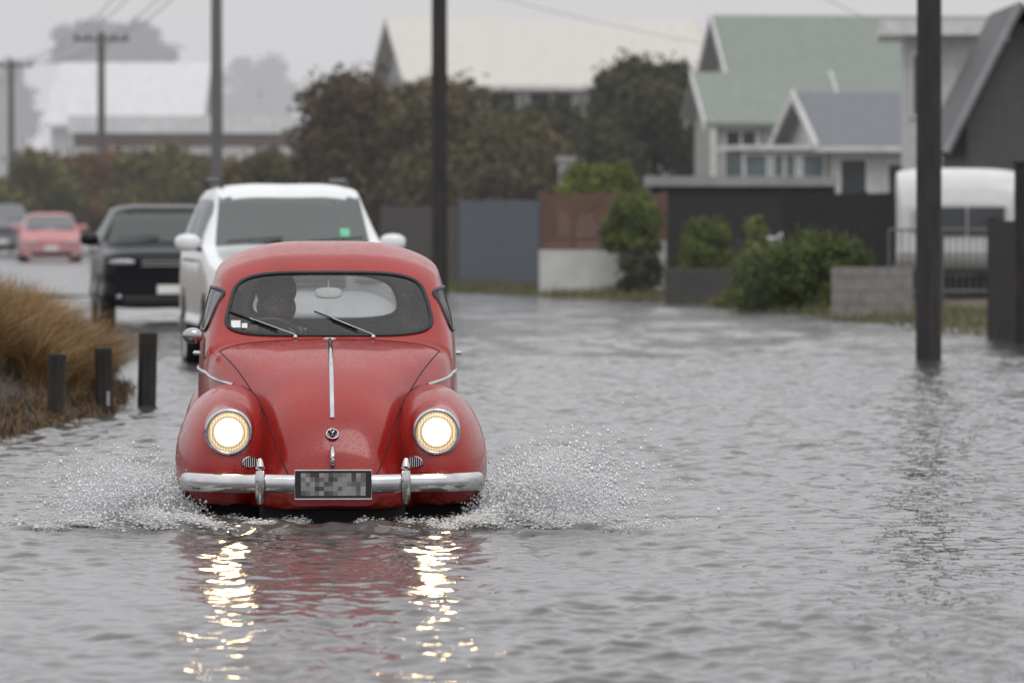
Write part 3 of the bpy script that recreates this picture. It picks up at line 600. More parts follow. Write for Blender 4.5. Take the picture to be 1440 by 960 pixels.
def spray(sg,label,reach,hgt,seed,mass):
    R_=np.random.default_rng(seed); P=[];RR=[]
    for j in range(int(230*mass)):
        fine=R_.random()<.55
        vx=sg*(.45+R_.gamma(2.8,.38))*reach; vz=R_.uniform(.12,1)*hgt*math.exp(-((abs(vx)-1.5)/1.3)**2); vy=R_.uniform(-.8,.7)
        x0=cxw+sg*R_.uniform(.62,.84); y0=cyw+R_.uniform(.15,.75); T_=2*vz/9.8
        n=int(R_.integers(200,480) if fine else R_.integers(40,130)); tc0=R_.uniform(.25,.8)
        t=T_*(R_.beta(1.2,1.2,n) if R_.random()<.5 else np.clip(R_.normal(tc0,.10,n),0.02,.99)); k=R_.normal(1,.022 if fine else .08,n)
        jit=R_.normal(0,.0045 if fine else .017,(n,3))*(1+3.5*t[:,None]/max(T_,.01))
        P.append(np.stack([x0+vx*k*t,y0+vy*t*k,vz*k*t-4.9*t*t+.01],-1)+jit); RR.append(R_.lognormal(-6.25 if fine else -5.35,.38,n))
    P=np.concatenate(P); R=np.clip(np.concatenate(RR),.0008,.011); kp=P[:,2]>0; P=P[kp]; R=R[kp]; n=len(P)
    m=34000; ax=np.abs(R_.normal(.62,.45,m))*reach+.08; fx=cxw+sg*ax; fy=cyw-.02+R_.normal(0,.15,m)+.10*ax*R_.normal(0,1.3,m)+.12*np.sin(fx*5.3)*np.clip(ax-.5,0,1); fz=.012+np.abs(R_.normal(0,.014,m))*(1+2.0*np.exp(-((ax-.92)/.22)**2))
    clump=np.sin(fx*9+fy*5)*np.sin(fy*11-fx*4)+np.sin(fx*23+fy*9)*.6; keep=clump+R_.normal(0,.30,m)-.9*np.clip(ax-.9,0,2)-2.2*np.clip(.6-ax,0,1)>.10
    Q=np.stack([fx,fy,fz],-1)[keep]; R2=np.clip(R_.lognormal(-5.95,.5,len(Q)),.001,.010)
    st=np.concatenate([np.repeat([[1,1,1.25]],n,0),np.repeat([[1.9,1.6,.6]],len(Q),0)])
    drops('water_spray',np.concatenate([P,Q]),np.concatenate([R,R2]),st,label)
spray(-1,'white water spray thrown up at the left front wheel of the red car',1.0,2.5,11,.95)
spray(1,'white water spray thrown up at the right front wheel of the red car',1.08,2.8,12,1.25)

# ================================================================= VEGETATION
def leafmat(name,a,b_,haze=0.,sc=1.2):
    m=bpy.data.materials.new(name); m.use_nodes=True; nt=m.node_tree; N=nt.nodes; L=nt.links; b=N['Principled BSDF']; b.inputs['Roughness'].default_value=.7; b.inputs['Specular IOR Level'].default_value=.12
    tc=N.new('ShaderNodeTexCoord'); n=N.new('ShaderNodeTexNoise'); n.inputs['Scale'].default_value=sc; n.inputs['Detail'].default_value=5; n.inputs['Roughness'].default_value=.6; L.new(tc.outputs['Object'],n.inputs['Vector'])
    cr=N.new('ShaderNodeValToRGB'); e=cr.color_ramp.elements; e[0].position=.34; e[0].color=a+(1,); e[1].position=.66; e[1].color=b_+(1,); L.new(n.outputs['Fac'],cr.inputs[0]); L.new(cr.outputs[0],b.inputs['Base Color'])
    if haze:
        e=N.new('ShaderNodeEmission'); e.inputs[0].default_value=HAZE+(1,); ms=N.new('ShaderNodeMixShader'); ms.inputs[0].default_value=haze  # same glowing mist colour blended into far foliage
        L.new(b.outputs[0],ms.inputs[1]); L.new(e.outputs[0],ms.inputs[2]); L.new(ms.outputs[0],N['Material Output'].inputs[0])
    return m
M['bark']=mat('bark',(.05,.042,.035),.9,haze=.03)
def tree(name,label,cat,px0,px1,ptop,pbot,Y,lm,n=3500,leaf=.12,seed=1,group=None,trunk=True,depth=None,nc=26,dense=1.,ex=2.1):
    R_=np.random.default_rng(seed); cx=gx((px0+px1)/2,Y); w=(px1-px0)/2/F*Y; zt=gz(ptop,Y); zb=gz(pbot,Y); dp=depth or w
    root=empty(name,(cx,Y,0),0,label,cat,group)
    cc=(zt+zb)/2; hh=(zt-zb)/2; rb=min(w,hh)
    rad=R_.uniform(.22,.42,nc)*rb*dense; cl=[]
    while len(cl)<nc:
        p=R_.uniform(-1,1,3); q=(abs(p[0])**ex+abs(p[1])**ex+abs(p[2])**ex)
        if p[2]<-.1: q=(abs(p[0])**ex+abs(p[1])**ex)
        if q>1 or q<.10: continue
        k=len(cl); cl.append(p*np.array([w-rad[k]*.85,dp*.9,hh-rad[k]*.8]))
    cl=np.array(cl)
    pr=rad**2/np.sum(rad**2); ci=R_.choice(nc,n,p=pr); d=R_.normal(0,1,(n,3)); d/=np.linalg.norm(d,axis=1)[:,None]; rr=R_.random(n)**.4
    P=cl[ci]+d*(rad[ci]*rr)[:,None]*np.array([1.15,1.15,.9])+np.array([0,0,cc])
    stray=R_.random(n)<.12; P[stray]+=d[stray]*rad[ci][stray][:,None]*.45
    P[:,2]=np.maximum(P[:,2],.03)
    a=R_.normal(0,1,(n,3))+d*.2; a/=np.linalg.norm(a,axis=1)[:,None]; b=np.cross(a,d+R_.normal(0,.5,(n,3))); b/=np.linalg.norm(b,axis=1)[:,None]+1e-6
    s=leaf*R_.uniform(.6,1.4,n)[:,None]
    V=np.stack([P-a*s,P-b*s*.5,P+a*s,P+b*s*.5],1).reshape(-1,3)
    qmesh('crown',V,np.arange(4*n).reshape(-1,4),lm,root,False)
    tb=MB(); r0=max(.03,min(.25,w*.05)); tb.tube([(0,0,-.1),(.03*w,0,cc*.5),(0,.02,cc)],[r0*1.3,r0,r0*.6],8)
    for k in range(min(nc,9)):
        c=cl[k]; tb.tube([(0.02*w,0,max(.1,cc*(.4+.05*k%.5))),(c[0]*.5,c[1]*.5,cc+c[2]*.4-.1*hh),(c[0],c[1],cc+c[2])],[r0*.5,r0*.35,r0*.12],6)
    tb.build('trunk' if trunk else 'stems',M['bark'],root,True)
    return root
Lm=dict(brown=leafmat('leaf_brown',(.040,.031,.017),(.12,.086,.048),.05,.7),olive=leafmat('leaf_olive',(.042,.037,.017),(.14,.112,.054),.055,.7),
 dark=leafmat('leaf_dark',(.024,.027,.014),(.080,.074,.038),.055,.7),green=leafmat('leaf_green',(.040,.062,.017),(.15,.18,.055),.02,2.),
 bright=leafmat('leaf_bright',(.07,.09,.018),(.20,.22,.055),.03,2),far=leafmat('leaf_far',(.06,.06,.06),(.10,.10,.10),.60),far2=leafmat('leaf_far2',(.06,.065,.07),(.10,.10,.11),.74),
 rust=leafmat('leaf_rust',(.085,.043,.019),(.20,.11,.055),.08,.9),hedge=leafmat('leaf_hedge',(.055,.055,.017),(.15,.135,.045),.08,.9),deepgreen=leafmat('leaf_deepgreen',(.032,.050,.016),(.13,.16,.052),.01,2),spiky=leafmat('leaf_spiky',(.02,.025,.015),(.07,.07,.045),.02,3))  # the dense shrub by the block wall has its own deeper green
TR=[('dark brownish bushy tree right of the white four wheel drive roof',402,620,98,345,150,'brown',24000,.12,1,70),
('olive brown tree behind the second utility pole from right',510,745,106,340,147,'olive',24000,.12,2,70),
('loose olive tree between the pole and the brown timber fence',640,815,155,340,140,'olive',15000,.11,3,48),
('dark green tree with rounded top beside the green roofed house',805,1000,72,265,156,'dark',20000,.12,4,58),
('dark spreading tree below the cream roof',670,905,140,330,152,'dark',22000,.12,5,60),
('rust orange tree among the hedges at far left',62,200,200,340,190,'rust',12000,.14,6,40),
('olive bushy tree at the left edge behind the pink hatchback',-30,110,204,350,185,'hedge',12000,.14,7,40),
('rounded green tree between the two left utility poles',140,320,202,342,175,'hedge',15000,.13,8,46),
('low dark tree right of the third utility pole',285,440,208,340,168,'olive',14000,.13,9,42)]
for (lb,a,b,t,bo,Y,lm,n,lf,sd,nc) in TR: tree('tree',lb,'tree',a,b,t,bo,Y,Lm[lm],n,lf,sd,nc=nc,ex=2.4)
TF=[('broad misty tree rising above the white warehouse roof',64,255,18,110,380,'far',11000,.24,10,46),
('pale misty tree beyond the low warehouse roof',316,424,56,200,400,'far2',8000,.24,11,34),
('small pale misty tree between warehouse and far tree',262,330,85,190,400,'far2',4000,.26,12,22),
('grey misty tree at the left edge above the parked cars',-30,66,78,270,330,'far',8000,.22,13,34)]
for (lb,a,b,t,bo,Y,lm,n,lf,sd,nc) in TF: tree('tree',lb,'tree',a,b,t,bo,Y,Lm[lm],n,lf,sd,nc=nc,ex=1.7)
SH=[('bright green clipped hedge above the brown timber fence',778,912,226,300,110,'bright',12000,.04,21,44,1.25),
('green climber hanging over the right end of the brown timber fence',846,932,262,372,103,'green',9000,.045,22,34,1.2),
('upright green shrub in front of the dark carport',956,1034,304,388,97,'green',13000,.036,23,34,1.2),
('low wide green shrub left of the concrete block wall',1026,1130,334,442,88,'green',22000,.033,24,56,1.2),
('dense green shrub against the concrete block wall',1082,1228,322,444,87,'deepgreen',32000,.033,25,70,1.2),
('small yellow green bush at the water edge',1004,1062,404,440,90,'bright',6000,.03,26,22,1.1),
('dark spiky plant against the white wall',866,932,346,440,102,'spiky',7000,.055,27,34,1.1),
('thin yellow green sapling beside the dark fence',1045,1085,300,350,94,'bright',900,.05,28,10,1.)]
for (lb,a,b,t,bo,Y,lm,n,lf,sd,nc,dn) in SH: tree('shrub',lb,'shrub',a,b,t,bo,Y,Lm[lm],n,lf,sd,nc=nc,trunk=False,depth=.6 if b-a<150 else .8,ex=2.8,dense=dn)
def blades(name,P,hgt,lean,wid,m,label,seed,cat='grass'):
    R_=np.random.default_rng(seed); n=len(P); az=R_.uniform(0,2*PI,n); h=hgt*R_.uniform(.45,1.3,n); ln=lean*R_.uniform(.1,1.6,n)*h
    d=np.stack([np.cos(az),np.sin(az)],-1); segs=5; rows=[]
    az2=R_.uniform(0,PI,n); wd=np.stack([np.cos(az2),np.sin(az2)],-1)
    for k in range(segs):
        t=k/(segs-1); c=P.copy(); c[:,:2]+=d*(ln*t**1.8)[:,None]; c[:,2]+=h*(t-.35*t*t*np.clip(ln/h,0,1.5)*.9)
        ww=wid*(1-t*.9)*R_.uniform(.9,1.1,n); l=c.copy(); r=c.copy(); l[:,:2]-=wd*ww[:,None]; r[:,:2]+=wd*ww[:,None]; rows+=[l,r]
    V=np.stack(rows,1).reshape(-1,3); base=2*segs*np.arange(n)[:,None]; F_=[]
    for k in range(segs-1): F_.append(base+np.array([2*k,2*k+1,2*k+3,2*k+2]))
    o=qmesh(name,V,np.stack(F_,1).reshape(-1,4),m,None,False); tag(o,label,cat,None,'stuff'); return o
R_=np.random.default_rng(5); PP=[]
for k in range(58):
    Y=R_.uniform(42.5,50.5); X0=np.interp(Y,[42,43.5,45.2,48,51],[-3.95,-3.60,-3.38,-3.40,-3.7]); X=X0-R_.gamma(1.4,.50); rr=R_.uniform(.05,.14)
    n=int(R_.integers(350,800)); a=R_.uniform(0,6.28,n); q=rr*np.sqrt(R_.random(n)); p=np.stack([X+q*np.cos(a),Y+q*np.sin(a)*1.2,np.zeros(n)],-1); PP.append(p)
PP=np.concatenate(PP); PP[:,2]=gh(PP[:,0],PP[:,1])-.02
blades('tussock_grass',PP,.54,.85,.005,leafmat('tussock_blade',(.12,.070,.032),(.42,.28,.14),0,1.8),'tall golden straw tussock grass covering the left bank behind the bollards',31)
n=9000; Y=R_.uniform(66,118,n); X=shoreR(Y)+R_.uniform(-.2,2.6,n); Pv=np.stack([X,Y,gh(X,Y)],-1)
blades('verge_grass',Pv,.15,.5,.012,leafmat('verge_blade',(.05,.06,.02),(.16,.15,.065),.03,1.5),'short green and straw grass along the right water edge',32)
n=9000; Y=R_.uniform(38.5,50,n); X=shoreL(Y)-.12-R_.gamma(2,.30,n); ok=np.sin(X*11+Y*3)*np.sin(Y*5-X*4)+R_.normal(0,.4,n)>-.1; X=X[ok]; Y=Y[ok]; Pv=np.stack([X,Y,gh(X,Y)],-1)
blades('bank_litter',Pv,.12,1.1,.006,leafmat('litter',(.035,.024,.017),(.22,.145,.08),0,3),'dead trampled stalks at the foot of the left bank',33)
M['wood']=mat('dark_timber',(.022,.018,.015),.8,var=.6,scale=14,bump=.8,bscale=40,stretch=(1,1,.2))
for k,(px,pt,pb,lb) in enumerate(((78,497,592,'dark square timber bollard at the left edge of the grassy bank'),(147,488,581,'dark timber bollard with a small pale patch low down, middle of three'),(206,467,570,'dark timber bollard nearest the red car'))):
    Y=F*H/(pb-HY); r=empty('bollard',(gx(px,Y),Y,0),.2*k,lb,'bollard','timber bollards along the grassy bank'); zt=gz(pt,Y)
    po=MB().box((-.062,-.062,-.15),(.062,.062,zt)).build('post',M['wood'],r,bevel=.015); po.rotation_euler=((-.02,.03,.01)[k],(.03,-.025,.02)[k],0)
    if k==1: MB().box((.005,-.074,.06),(.03,-.0685,.17)).build('reflector',M['rim'],r)
M['pole']=mat('pole_timber',(.028,.025,.024),.7,var=.35,scale=6,stretch=(3,3,.4))
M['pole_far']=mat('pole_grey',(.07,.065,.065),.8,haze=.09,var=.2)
PO=[(1306,59,.135,.115,'thick black timber utility pole standing in the flood at right','pole',12),(618,104,.15,.13,'dark utility pole rising behind the red car roof','pole',10),
 (305,140,.16,.13,'grey utility pole behind the white four wheel drive','pole_far',9.2),(143,196,.15,.12,'utility pole with crossarm left of the black car','pole_far',7.65),(16,246,.15,.12,'farthest utility pole with crossarm at the left edge','pole_far',8.0)]
tops=[]
for px,Y,r0,r1,lb,mm,h in PO:
    X=gx(px,Y); r=empty('utility_pole',(X,Y,0),0,lb,'utility pole','utility poles along the street')
    MB().tube([(0,0,-.3),(0,0,h*.5),(0,0,h)],[r0,(r0+r1)/2,r1],18).build('shaft',M[mm],r,True)
    ca=MB().box((-.95,-.06,h-.32),(.95,.06,h-.20)).build('crossarm',M[mm],r)
    for q in (-.85,-.45,.45,.85): MB().lathe([(0,h-.19),(.04,h-.19),(.05,h-.12),(.03,h-.05),(0,h-.04)],(q,0,0),'z',10).build('insulator',M['pole_far'],ca,True)
    tops.append((X,Y,h))
tops.append((-29,300,8.0))
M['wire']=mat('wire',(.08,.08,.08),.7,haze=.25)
for i in range(1,len(tops)-1):
    a=tops[i]; b=tops[i+1]
    for q,lab in ((-.85,'outer left'),(-.45,'inner left'),(.45,'inner right'),(.85,'outer right')):
        P=[(a[0]+(b[0]-a[0])*t+q,a[1]+(b[1]-a[1])*t,(a[2]-.05)+(b[2]-a[2])*t-(1.6+.2*q)*t*(1-t)) for t in np.linspace(0,1,16)]
        tag(MB().tube(P,.019,5).build('power_line',M['wire']),'thin %s power line sagging on span %d of the utility poles from the right'%(lab,i+1),'power line','power lines')
for k,(a,b) in enumerate((((gx(305,140),140,9.0),(gx(1010,140),150,5.9)),((gx(618,104),104,9.5),(gx(1300,130),125,5.0)))):
    P=[Vector(a).lerp(Vector(b),t)-Vector((0,0,1.2*t*(1-t))) for t in np.linspace(0,1,16)]
    tag(MB().tube(P,.010,5).build('power_line',M['wire']),['faint service wire running to the green roofed house','faint service wire running down to the white two storey house'][k],'power line')

# ================================================================= BUILDINGS
def win(parent,x,z,w,h,y,mf,mg,mull=1):
    f=MB(); t=.07
    f.box((x,y-.05,z),(x+w,y-.002,z+t)); f.box((x,y-.05,z+h-t),(x+w,y-.002,z+h)); f.box((x,y-.05,z+t),(x+t,y-.002,z+h-t)); f.box((x+w-t,y-.05,z+t),(x+w,y-.002,z+h-t))
    for q in range(1,mull): f.box((x+w*q/mull-.03,y-.048,z+t),(x+w*q/mull+.03,y-.002,z+h-t))
    o=f.build('window',mf,parent); MB().box((x+t+.002,y-.02,z+t+.002),(x+w-t-.002,y-.003,z+h-t-.002)).build('pane',mg,o); return o
def house(name,label,loc,rz,L,D,ze,zr,mw,mr,wins=(),over=.4,mf=None,mg=None,cat='house'):
    r=empty(name,loc,rz,label,cat)
    MB().prism([(0,-.3),(D,-.3),(D,ze),(D/2,zr-.06),(0,ze)],0,L).build('wall',mw,r)
    sl=(zr-ze)/(D/2); o=over; t=.12
    rf=MB().prism([(-o,ze-o*sl+.05),(D/2,zr+.05),(D+o,ze-o*sl+.05),(D+o,ze-o*sl-.01),(D/2,zr-t+.06),(-o,ze-o*sl-t+.11)],-o,L+o).build('roof',mr,r)
    for xx in (-o-.05,L+o+.005):
        MB().prism([(-o-.03,ze-o*sl-.12),(D/2,zr-.12),(D+o+.03,ze-o*sl-.12),(D+o+.03,ze-o*sl+.10),(D/2,zr+.11),(-o-.03,ze-o*sl+.10)],xx,xx+.045).build('bargeboard',mf,rf)
    MB().box((-o,-o-.13,ze-o*sl-.10),(L+o,-o-.035,ze-o*sl+.03)).build('gutter',mf,rf)
    for w in wins: win(r,w[0],w[1],w[2],w[3],0,mf,mg,w[4] if len(w)>4 else 1)
    return r
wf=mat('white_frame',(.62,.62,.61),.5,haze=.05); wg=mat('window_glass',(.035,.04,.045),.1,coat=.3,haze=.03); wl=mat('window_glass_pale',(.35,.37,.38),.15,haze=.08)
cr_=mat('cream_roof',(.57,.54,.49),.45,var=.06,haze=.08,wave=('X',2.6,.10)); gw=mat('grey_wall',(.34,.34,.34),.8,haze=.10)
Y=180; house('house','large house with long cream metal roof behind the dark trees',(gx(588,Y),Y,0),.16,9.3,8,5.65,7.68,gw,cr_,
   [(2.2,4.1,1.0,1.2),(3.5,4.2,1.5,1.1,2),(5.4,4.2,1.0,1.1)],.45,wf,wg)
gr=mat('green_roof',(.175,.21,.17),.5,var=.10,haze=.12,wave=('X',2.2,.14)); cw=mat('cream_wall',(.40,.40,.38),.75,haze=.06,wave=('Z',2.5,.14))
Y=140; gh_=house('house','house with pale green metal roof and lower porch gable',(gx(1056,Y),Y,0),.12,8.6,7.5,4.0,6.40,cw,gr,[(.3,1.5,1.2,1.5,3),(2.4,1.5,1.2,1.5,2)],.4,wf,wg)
def porch(parent,lx,ly,L,D,ze,zr,mw,mr,wins):
    MB().prism([(ly,-.2),(ly+D,-.2),(ly+D,ze),(ly+D/2,zr-.05),(ly,ze)],lx,lx+L).build('porch_wall',mw,parent)
    sl=(zr-ze)/(D/2); o=.35
    rf=MB().prism([(ly-o,ze-o*sl+.05),(ly+D/2,zr+.05),(ly+D,ze+.05),(ly+D,ze-.05),(ly+D/2,zr-.05),(ly-o,ze-o*sl-.05)],lx-o,lx+L+o).build('porch_roof',mr,parent)
    for xx in (lx-o-.05,lx+L+o+.005): MB().prism([(ly-o-.02,ze-o*sl-.12),(ly+D/2,zr-.12),(ly+D/2+.01,zr+.1),(ly-o-.02,ze-o*sl+.1)],xx,xx+.045).build('bargeboard',wf,rf)
    for w in wins: win(parent,w[0],w[1],w[2],w[3],ly,wf,wg,w[4])
    for q in range(3): MB().box((lx-.2+q*(L+.3)/2,ly-.30,-.2),(lx-.08+q*(L+.3)/2,ly-.18,ze-.1)).build('porch_post',wf,parent)
porch(gh_,-1.25,-2.6,2.7,3.6,3.80,4.85,cw,gr,[(-1.1,2.0,.85,1.5,2),(-.05,2.0,1.3,1.5,3)])
br=mat('blue_grey_roof',(.115,.122,.14),.5,var=.1,haze=.08,wave=('X',2.4,.15)); ww=mat('white_wall',(.56,.56,.55),.7,haze=.05,wave=('Z',3,.10))
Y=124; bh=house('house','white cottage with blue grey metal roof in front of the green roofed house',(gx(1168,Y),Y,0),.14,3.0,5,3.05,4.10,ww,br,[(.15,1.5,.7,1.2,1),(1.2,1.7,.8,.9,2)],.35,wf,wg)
bay=mat('pale_bay_glass',(.12,.155,.17),.15,haze=.05)
MB().box((-1.95,.2,0),(-.02,2.5,1.88)).build('sunroom',ww,bh)
for q in range(3): win(bh,-1.93+q*.63,1.9,.60,.90,.16,wf,bay,1 if q!=1 else 2)
MB().box((-2.05,-.05,2.84),(.0,2.6,2.95)).build('sunroom_roof',wf,bh)
MB().box((-1.9,.2,1.882),(-.05,2.4,2.83)).build('sunroom_interior',bay,bh)
Y=112; th_=empty('house',(gx(1272,Y),Y,0),-.055,'tall white two storey house with flat overhanging eaves','house')
MB().box((0,0,-.2),(4.2,5,5.0)).build('wall',mat('white_weatherboard',(.54,.55,.54),.7,haze=.05,wave=('Z',3.4,.12)),th_)
rf=MB().box((-.50,-.6,5.0),(4.8,5.5,5.22)).build('roof',mat('eave_white',(.60,.60,.59),.6,haze=.08),th_)
MB().box((-.50,-.66,4.96),(4.8,-.602,5.25)).build('fascia',wf,rf)
win(th_,.10,3.35,.32,1.3,0,wf,wg,1); win(th_,1.2,3.3,1.0,1.2,0,wf,wg,2); win(th_,.2,1.2,.9,1.1,0,wf,wg,2)
Y=103; dm=mat('dark_boards',(.075,.075,.08),.7,wave=('X',3.,.3),haze=.03); dr=mat('dark_roof',(.03,.032,.035),.5)
sd=empty('shed',(gx(1428,Y),Y,0),0,'dark gabled outbuilding cut off by the right edge','shed')
MB().add([(-.88,0,-.2),(1.8,0,-.2),(1.8,0,3.9),(.05,0,4.95),(-.88,0,3.1),(-.88,6,-.2),(1.8,6,-.2),(1.8,6,3.9),(.05,6,4.95),(-.88,6,3.1)],[(0,1,2,3,4),(9,8,7,6,5),(0,4,9,5),(1,6,7,2)]).build('wall',dm,sd)
A=Vector((-1.25,0,2.55)); B=Vector((.03,0,5.15)); Cc=Vector((2.0,0,3.6))
rf=MB().add([A+Vector((0,-.5,0)),B+Vector((0,-.5,0)),B+Vector((0,-.5,.14)),A+Vector((-.08,-.5,.06)),A+Vector((0,6,0)),B+Vector((0,6,0)),B+Vector((0,6,.14)),A+Vector((-.08,6,.06)),
   Cc+Vector((0,-.5,0)),Cc+Vector((0,-.5,.14)),Cc+Vector((0,6,0)),Cc+Vector((0,6,.14))],
   [(0,1,2,3),(4,7,6,5),(3,2,6,7),(0,4,5,1),(0,3,7,4),(1,8,9,2),(2,9,11,6),(5,6,11,10),(1,5,10,8)]).build('roof',dr,sd)
MB().tube([A+Vector((-.05,-.53,.03)),B+Vector((0,-.53,.07))],.07,4).build('bargeboard',mat('grey_barge',(.26,.27,.28),.6),rf)
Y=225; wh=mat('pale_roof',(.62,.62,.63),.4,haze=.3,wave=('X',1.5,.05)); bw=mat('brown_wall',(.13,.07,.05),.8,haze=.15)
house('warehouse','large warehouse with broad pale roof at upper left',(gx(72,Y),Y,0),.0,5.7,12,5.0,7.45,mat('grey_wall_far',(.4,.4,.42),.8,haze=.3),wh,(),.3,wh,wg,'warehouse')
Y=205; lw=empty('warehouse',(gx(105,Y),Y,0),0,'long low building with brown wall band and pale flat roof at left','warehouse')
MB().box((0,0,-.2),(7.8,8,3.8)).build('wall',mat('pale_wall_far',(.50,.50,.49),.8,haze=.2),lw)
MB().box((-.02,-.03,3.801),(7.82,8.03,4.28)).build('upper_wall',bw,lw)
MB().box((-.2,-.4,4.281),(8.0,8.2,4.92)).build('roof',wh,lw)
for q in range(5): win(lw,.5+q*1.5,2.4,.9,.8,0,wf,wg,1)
# ================================================================= FENCES / WALLS
def fence(label,x0,Y0,x1,Y1,z0,z1,m,kind='v',step=.16,name='fence',posts=4,gap=.012,mp=None):
    a=Vector((x0,Y0,0)); b=Vector((x1,Y1,0)); L=(b-a).length; rz=math.atan2(b.y-a.y,b.x-a.x)
    r=empty(name,a,rz,label,'fence'); mb=MB()
    if kind=='v':
        n=max(1,int(L/step))
        for i in range(n): mb.box((i*L/n+gap/2,0,z0),((i+1)*L/n-gap/2,.02,z1+random.uniform(-.01,.01)))
    else:
        n=int((z1-z0)/step)
        for i in range(n): mb.box((0,0,z0+i*(z1-z0)/n),(L,.02,z0+(i+1)*(z1-z0)/n-gap))
    mb.build('panel',m,r)
    for i in range(posts):
        x=i*L/(posts-1); MB().box((x-.05,.022,-.2),(x+.05,.12,z1+.03)).build('post',mp or m,r)
    for z in (z0+.2,z1-.2): MB().box((.05,.022,z),(L-.05,.06,z+.08)).build('rail',mp or m,r)
    return r
fence('blue grey metal fence behind the utility pole',gx(645,114),114,gx(757,110),110,.0,gz(282,112),mat('blue_fence',(.060,.080,.108),.5,haze=.04,wave=('X',5,.3)))
fence('dark weathered fence beside the left tree',gx(535,124),124,gx(643,116),116,.0,gz(290,120),mat('dark_fence_far',(.045,.036,.032),.8,haze=.04))
fence('brown horizontal timber slat fence above the white wall',gx(764,104.6),104.9,gx(934,104.6),104.7,gz(352,105),gz(272,105),mat('brown_slats',(.12,.058,.038),.7,haze=.03),'h',.10,posts=5)
Y=104; wr=empty('garden_wall',(gx(758,Y),Y,0),0,'low white plastered wall under the brown timber fence','wall'); mwp=mat('white_plaster',(.56,.56,.54),.8,var=.15,scale=2,haze=.03)
x1=gx(868,Y)-gx(758,Y); x2=gx(936,Y)-gx(758,Y); zt=gz(352,Y); zt2=gz(340,Y)
MB().box((0,0,-.2),(x1,.2,zt)).build('lower_panel',mwp,wr,bevel=.01); MB().box((x1+.003,-.03,-.2),(x2,.25,zt2)).build('taller_panel',mwp,wr,bevel=.01)
Y=112; cp=empty('carport',(gx(912,Y),Y,0),0,'long flat dark carport with pale roof edge behind the shrubs','carport'); L=gx(1178,Y)-gx(912,Y)
MB().box((.05,0,-.1),(L-.05,4,gz(262,Y))).build('wall',mat('carport_dark',(.02,.02,.022),.6,haze=.02,wave=('X',4,.3)),cp)
MB().box((0,-.15,gz(262,Y)+.002),(L,4.2,gz(248,Y))).build('roof',mat('carport_roof',(.28,.29,.30),.5,haze=.05),cp)
fence('dark vertical board fence between the carport and the caravan',gx(1102,100),100,gx(1266,98),98,.0,gz(272,99),mat('charcoal_fence',(.014,.014,.016),.7,haze=.01),mp=M['rubber'])
Y=81; bw_=empty('block_wall',(gx(1170,Y),Y,0),0,'low grey concrete block wall at the water edge','wall'); L=gx(1284,Y)-gx(1170,Y)
bl=MB()
for rr in range(5):
    z0=-.2+rr*.2; off=(rr%2)*.2; x=-off
    while x<L-.01:
        xa=max(0,x); xb=min(L,x+.395)
        if xb-xa>.03: bl.box((xa,0,z0),(xb,.2,z0+.192 if rr<4 else gz(376,Y)))
        x+=.40
bl.build('blocks',mat('concrete_block',(.22,.21,.195),.85,var=.2,scale=6),bw_,bevel=.006)
Y=94; rt=empty('garden_wall',(gx(935,Y),Y,0),0,'dark low retaining wall below the upright shrub','wall')
MB().box((0,0,-.2),(gx(1030,Y)-gx(935,Y),.3,gz(378,Y))).build('panel',mat('dark_stone',(.05,.048,.045),.8,haze=.02,bump=.3,bscale=8),rt,bevel=.01)
Y=120; pp=empty('chimney_pipe',(gx(796,Y),Y,0),0,'small grey flue rising just above the clipped hedge','flue'); gf=mat('grey_flue',(.30,.30,.30),.5,haze=.08)
MB().box((-.16,-.12,0),(.16,.12,2.55)).build('shaft',gf,pp,bevel=.01); MB().box((-.21,-.17,2.551),(.21,.17,2.66)).build('cap',gf,pp,bevel=.01)
fence('dark timber fence at the right edge of the flood',gx(1388,70),70,gx(1470,66),66,-.1,gz(310,69),mat('black_boards',(.014,.013,.013),.8,var=.4,scale=5),step=.2,posts=3)
gpst=empty('gate_post',(gx(1436,66),66,0),0,'tall square black gate post at the right edge','post')
MB().box((-.075,-.075,-.2),(.075,.075,gz(232,66))).build('shaft',M['wood'],gpst,bevel=.01); MB().box((-.095,-.095,gz(232,66)+.002),(.095,.095,gz(232,66)+.04)).build('cap',M['wood'],gpst)
Y=84; rl=empty('railing',(gx(1250,Y),Y,0),0,'thin grey metal railing in front of the white caravan','railing'); L=gx(1402,Y)-gx(1250,Y); mm=mat('galv',(.13,.135,.14),.4,.6)
for z in (.35,gz(323,Y)): MB().tube([(0,0,z),(L,0,z)],.018,8).build('rail',mm,rl,True)
for i in range(17): MB().tube([(i*L/16,0,.3 if i%8 else -.2),(i*L/16,0,gz(323,Y))],.009 if i%8 else .022,6).build('baluster',mm,rl,True)
Y=94; cv=empty('caravan',(gx(1345,Y),Y,.1),-.08,'white caravan with dark front windows parked behind the railing','caravan')
cw_=1.0; cm=mat('caravan_white',(.60,.61,.61),.35,var=.05,coat=.2); CS=[]
for y,k,z0,z1 in ((0,.90,.75,1.55),(.08,.96,.60,1.85),(.3,1,.45,2.05),(.8,1,.42,2.13),(4.2,1,.42,2.13),(4.4,.96,.5,1.95)):
    CS.append((y,[(0,z0),(cw_*k*.96,z0),(cw_*k,z0+.12),(cw_*k,(z0+z1)/2),(cw_*k,z1-.14),(cw_*k*.93,z1-.04),(cw_*k*.6,z1),(0,z1+.01)]))
yq=np.concatenate([np.linspace(0,.8,16),np.linspace(.9,4.4,16)]); V,Fc,FT,C,full,T=loft(CS,yq,5)
sub('body',V,Fc,np.ones(len(Fc),bool),cm,cv); ring=[tuple(v) for v in full[0]]; MB().add(ring+[(0,-.01,1.15)],[(i,len(ring),i+1) for i in range(len(ring)-1)]).build('front_panel',cm,cv)
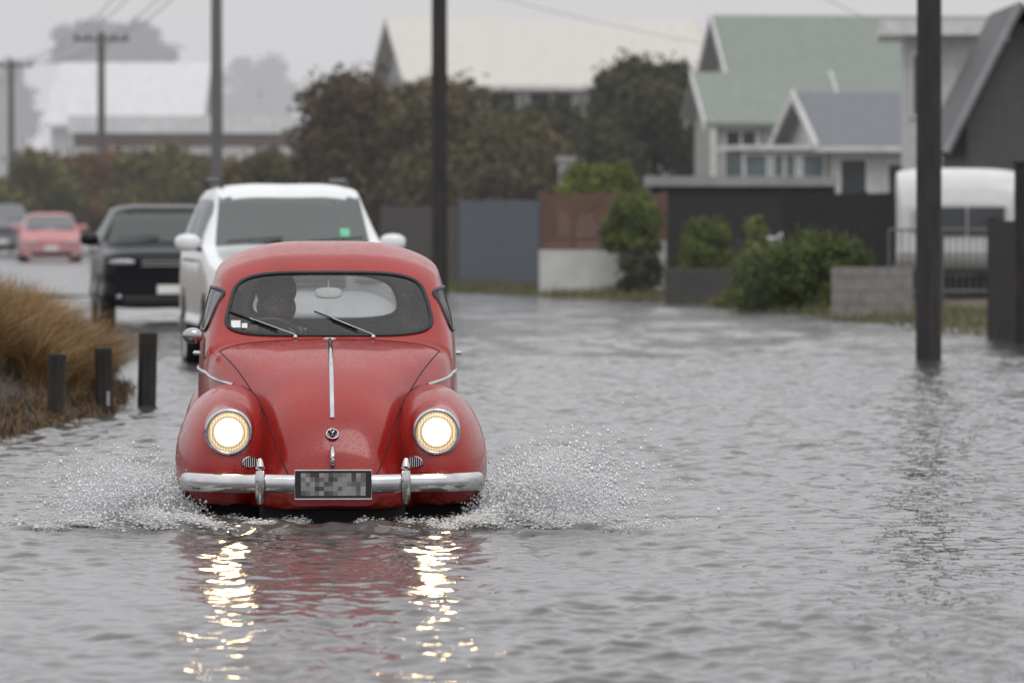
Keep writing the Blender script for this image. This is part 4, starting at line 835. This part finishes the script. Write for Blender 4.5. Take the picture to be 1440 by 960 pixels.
for xa,xb in ((-.26,.16),(.19,.80)): MB().box((xa,-.05,1.02),(xb,.04,1.50)).build('window',wg,cv,bevel=.02)
MB().box((-.74,-.05,1.10),(-.34,.04,1.46)).build('window',wl,cv,bevel=.02)
MB().tube([(-.6,.3,.38),(0,-.9,.36),(.6,.3,.38)],.04,8).build('drawbar',M['rubber'],cv)
for s in (-1,1):
    w_=MB().lathe([(.15,-.08),(.28,-.09),(.30,0),(.28,.09),(.15,.08)],(0,0,0),'x',20).build('wheel',M['tyre'],cv,True); w_.location=(s*.88,2.4,.28)
MB().box((-.85,.35,.05),(.85,.45,.42)).build('skirt',M['rubber'],cv)

# ================================================================= WORLD, LIGHT, CAMERA
w=bpy.data.worlds.new('World'); SC.world=w; w.use_nodes=True; N=w.node_tree.nodes; L=w.node_tree.links; bg=N['Background']
tc=N.new('ShaderNodeTexCoord'); sx=N.new('ShaderNodeSeparateXYZ'); L.new(tc.outputs['Generated'],sx.inputs[0])
cr=N.new('ShaderNodeValToRGB'); e=cr.color_ramp.elements; e[0].position=0; e[0].color=(.655,.645,.675,1); e[1].position=1; e[1].color=(1.3,1.29,1.31,1)
for p,c in ((.04,(.67,.665,.69,1)),(.14,(.85,.845,.87,1)),(.35,(1.02,1.015,1.04,1))):
    k=cr.color_ramp.elements.new(p); k.color=c
L.new(sx.outputs['Z'],cr.inputs[0])
sky=N.new('ShaderNodeTexSky'); sky.sky_type='NISHITA'; sky.sun_disc=False; sky.sun_elevation=math.radians(52); sky.sun_rotation=math.radians(200)
sc=N.new('ShaderNodeVectorMath'); sc.operation='SCALE'; sc.inputs['Scale'].default_value=.08; L.new(sky.outputs[0],sc.inputs[0])
cn=N.new('ShaderNodeTexNoise'); cn.inputs['Scale'].default_value=2.2; cn.inputs['Detail'].default_value=5; L.new(tc.outputs['Generated'],cn.inputs['Vector'])
mr=N.new('ShaderNodeMapRange'); mr.inputs[3].default_value=.90; mr.inputs[4].default_value=1.10; L.new(cn.outputs['Fac'],mr.inputs[0])
s2=N.new('ShaderNodeVectorMath'); s2.operation='SCALE'; L.new(cr.outputs[0],s2.inputs[0]); L.new(mr.outputs[0],s2.inputs['Scale'])
mx=N.new('ShaderNodeMix'); mx.data_type='RGBA'; mx.inputs[0].default_value=.06; L.new(s2.outputs[0],mx.inputs[6]); L.new(sc.outputs[0],mx.inputs[7]); L.new(mx.outputs[2],bg.inputs[0]); bg.inputs[1].default_value=1.
sl=bpy.data.lights.new('sun','SUN'); sl.energy=.6; sl.angle=math.radians(25); sl.color=(1,.98,.95); so=bpy.data.objects.new('sun',sl); COL.objects.link(so)
so.rotation_euler=(math.radians(38),0,math.radians(20))
cam=bpy.data.cameras.new('camera'); co=bpy.data.objects.new('camera',cam); COL.objects.link(co); SC.camera=co
co.location=(0,0,H); co.rotation_euler=(PI/2-math.atan(186/F),0,0); cam.lens=200; cam.sensor_width=36; cam.clip_end=4000; cam.clip_start=.5
cam.dof.use_dof=True; cam.dof.focus_distance=28.2; cam.dof.aperture_fstop=4.2
SC.view_settings.view_transform='Standard'; SC.view_settings.look='None'; SC.view_settings.exposure=0
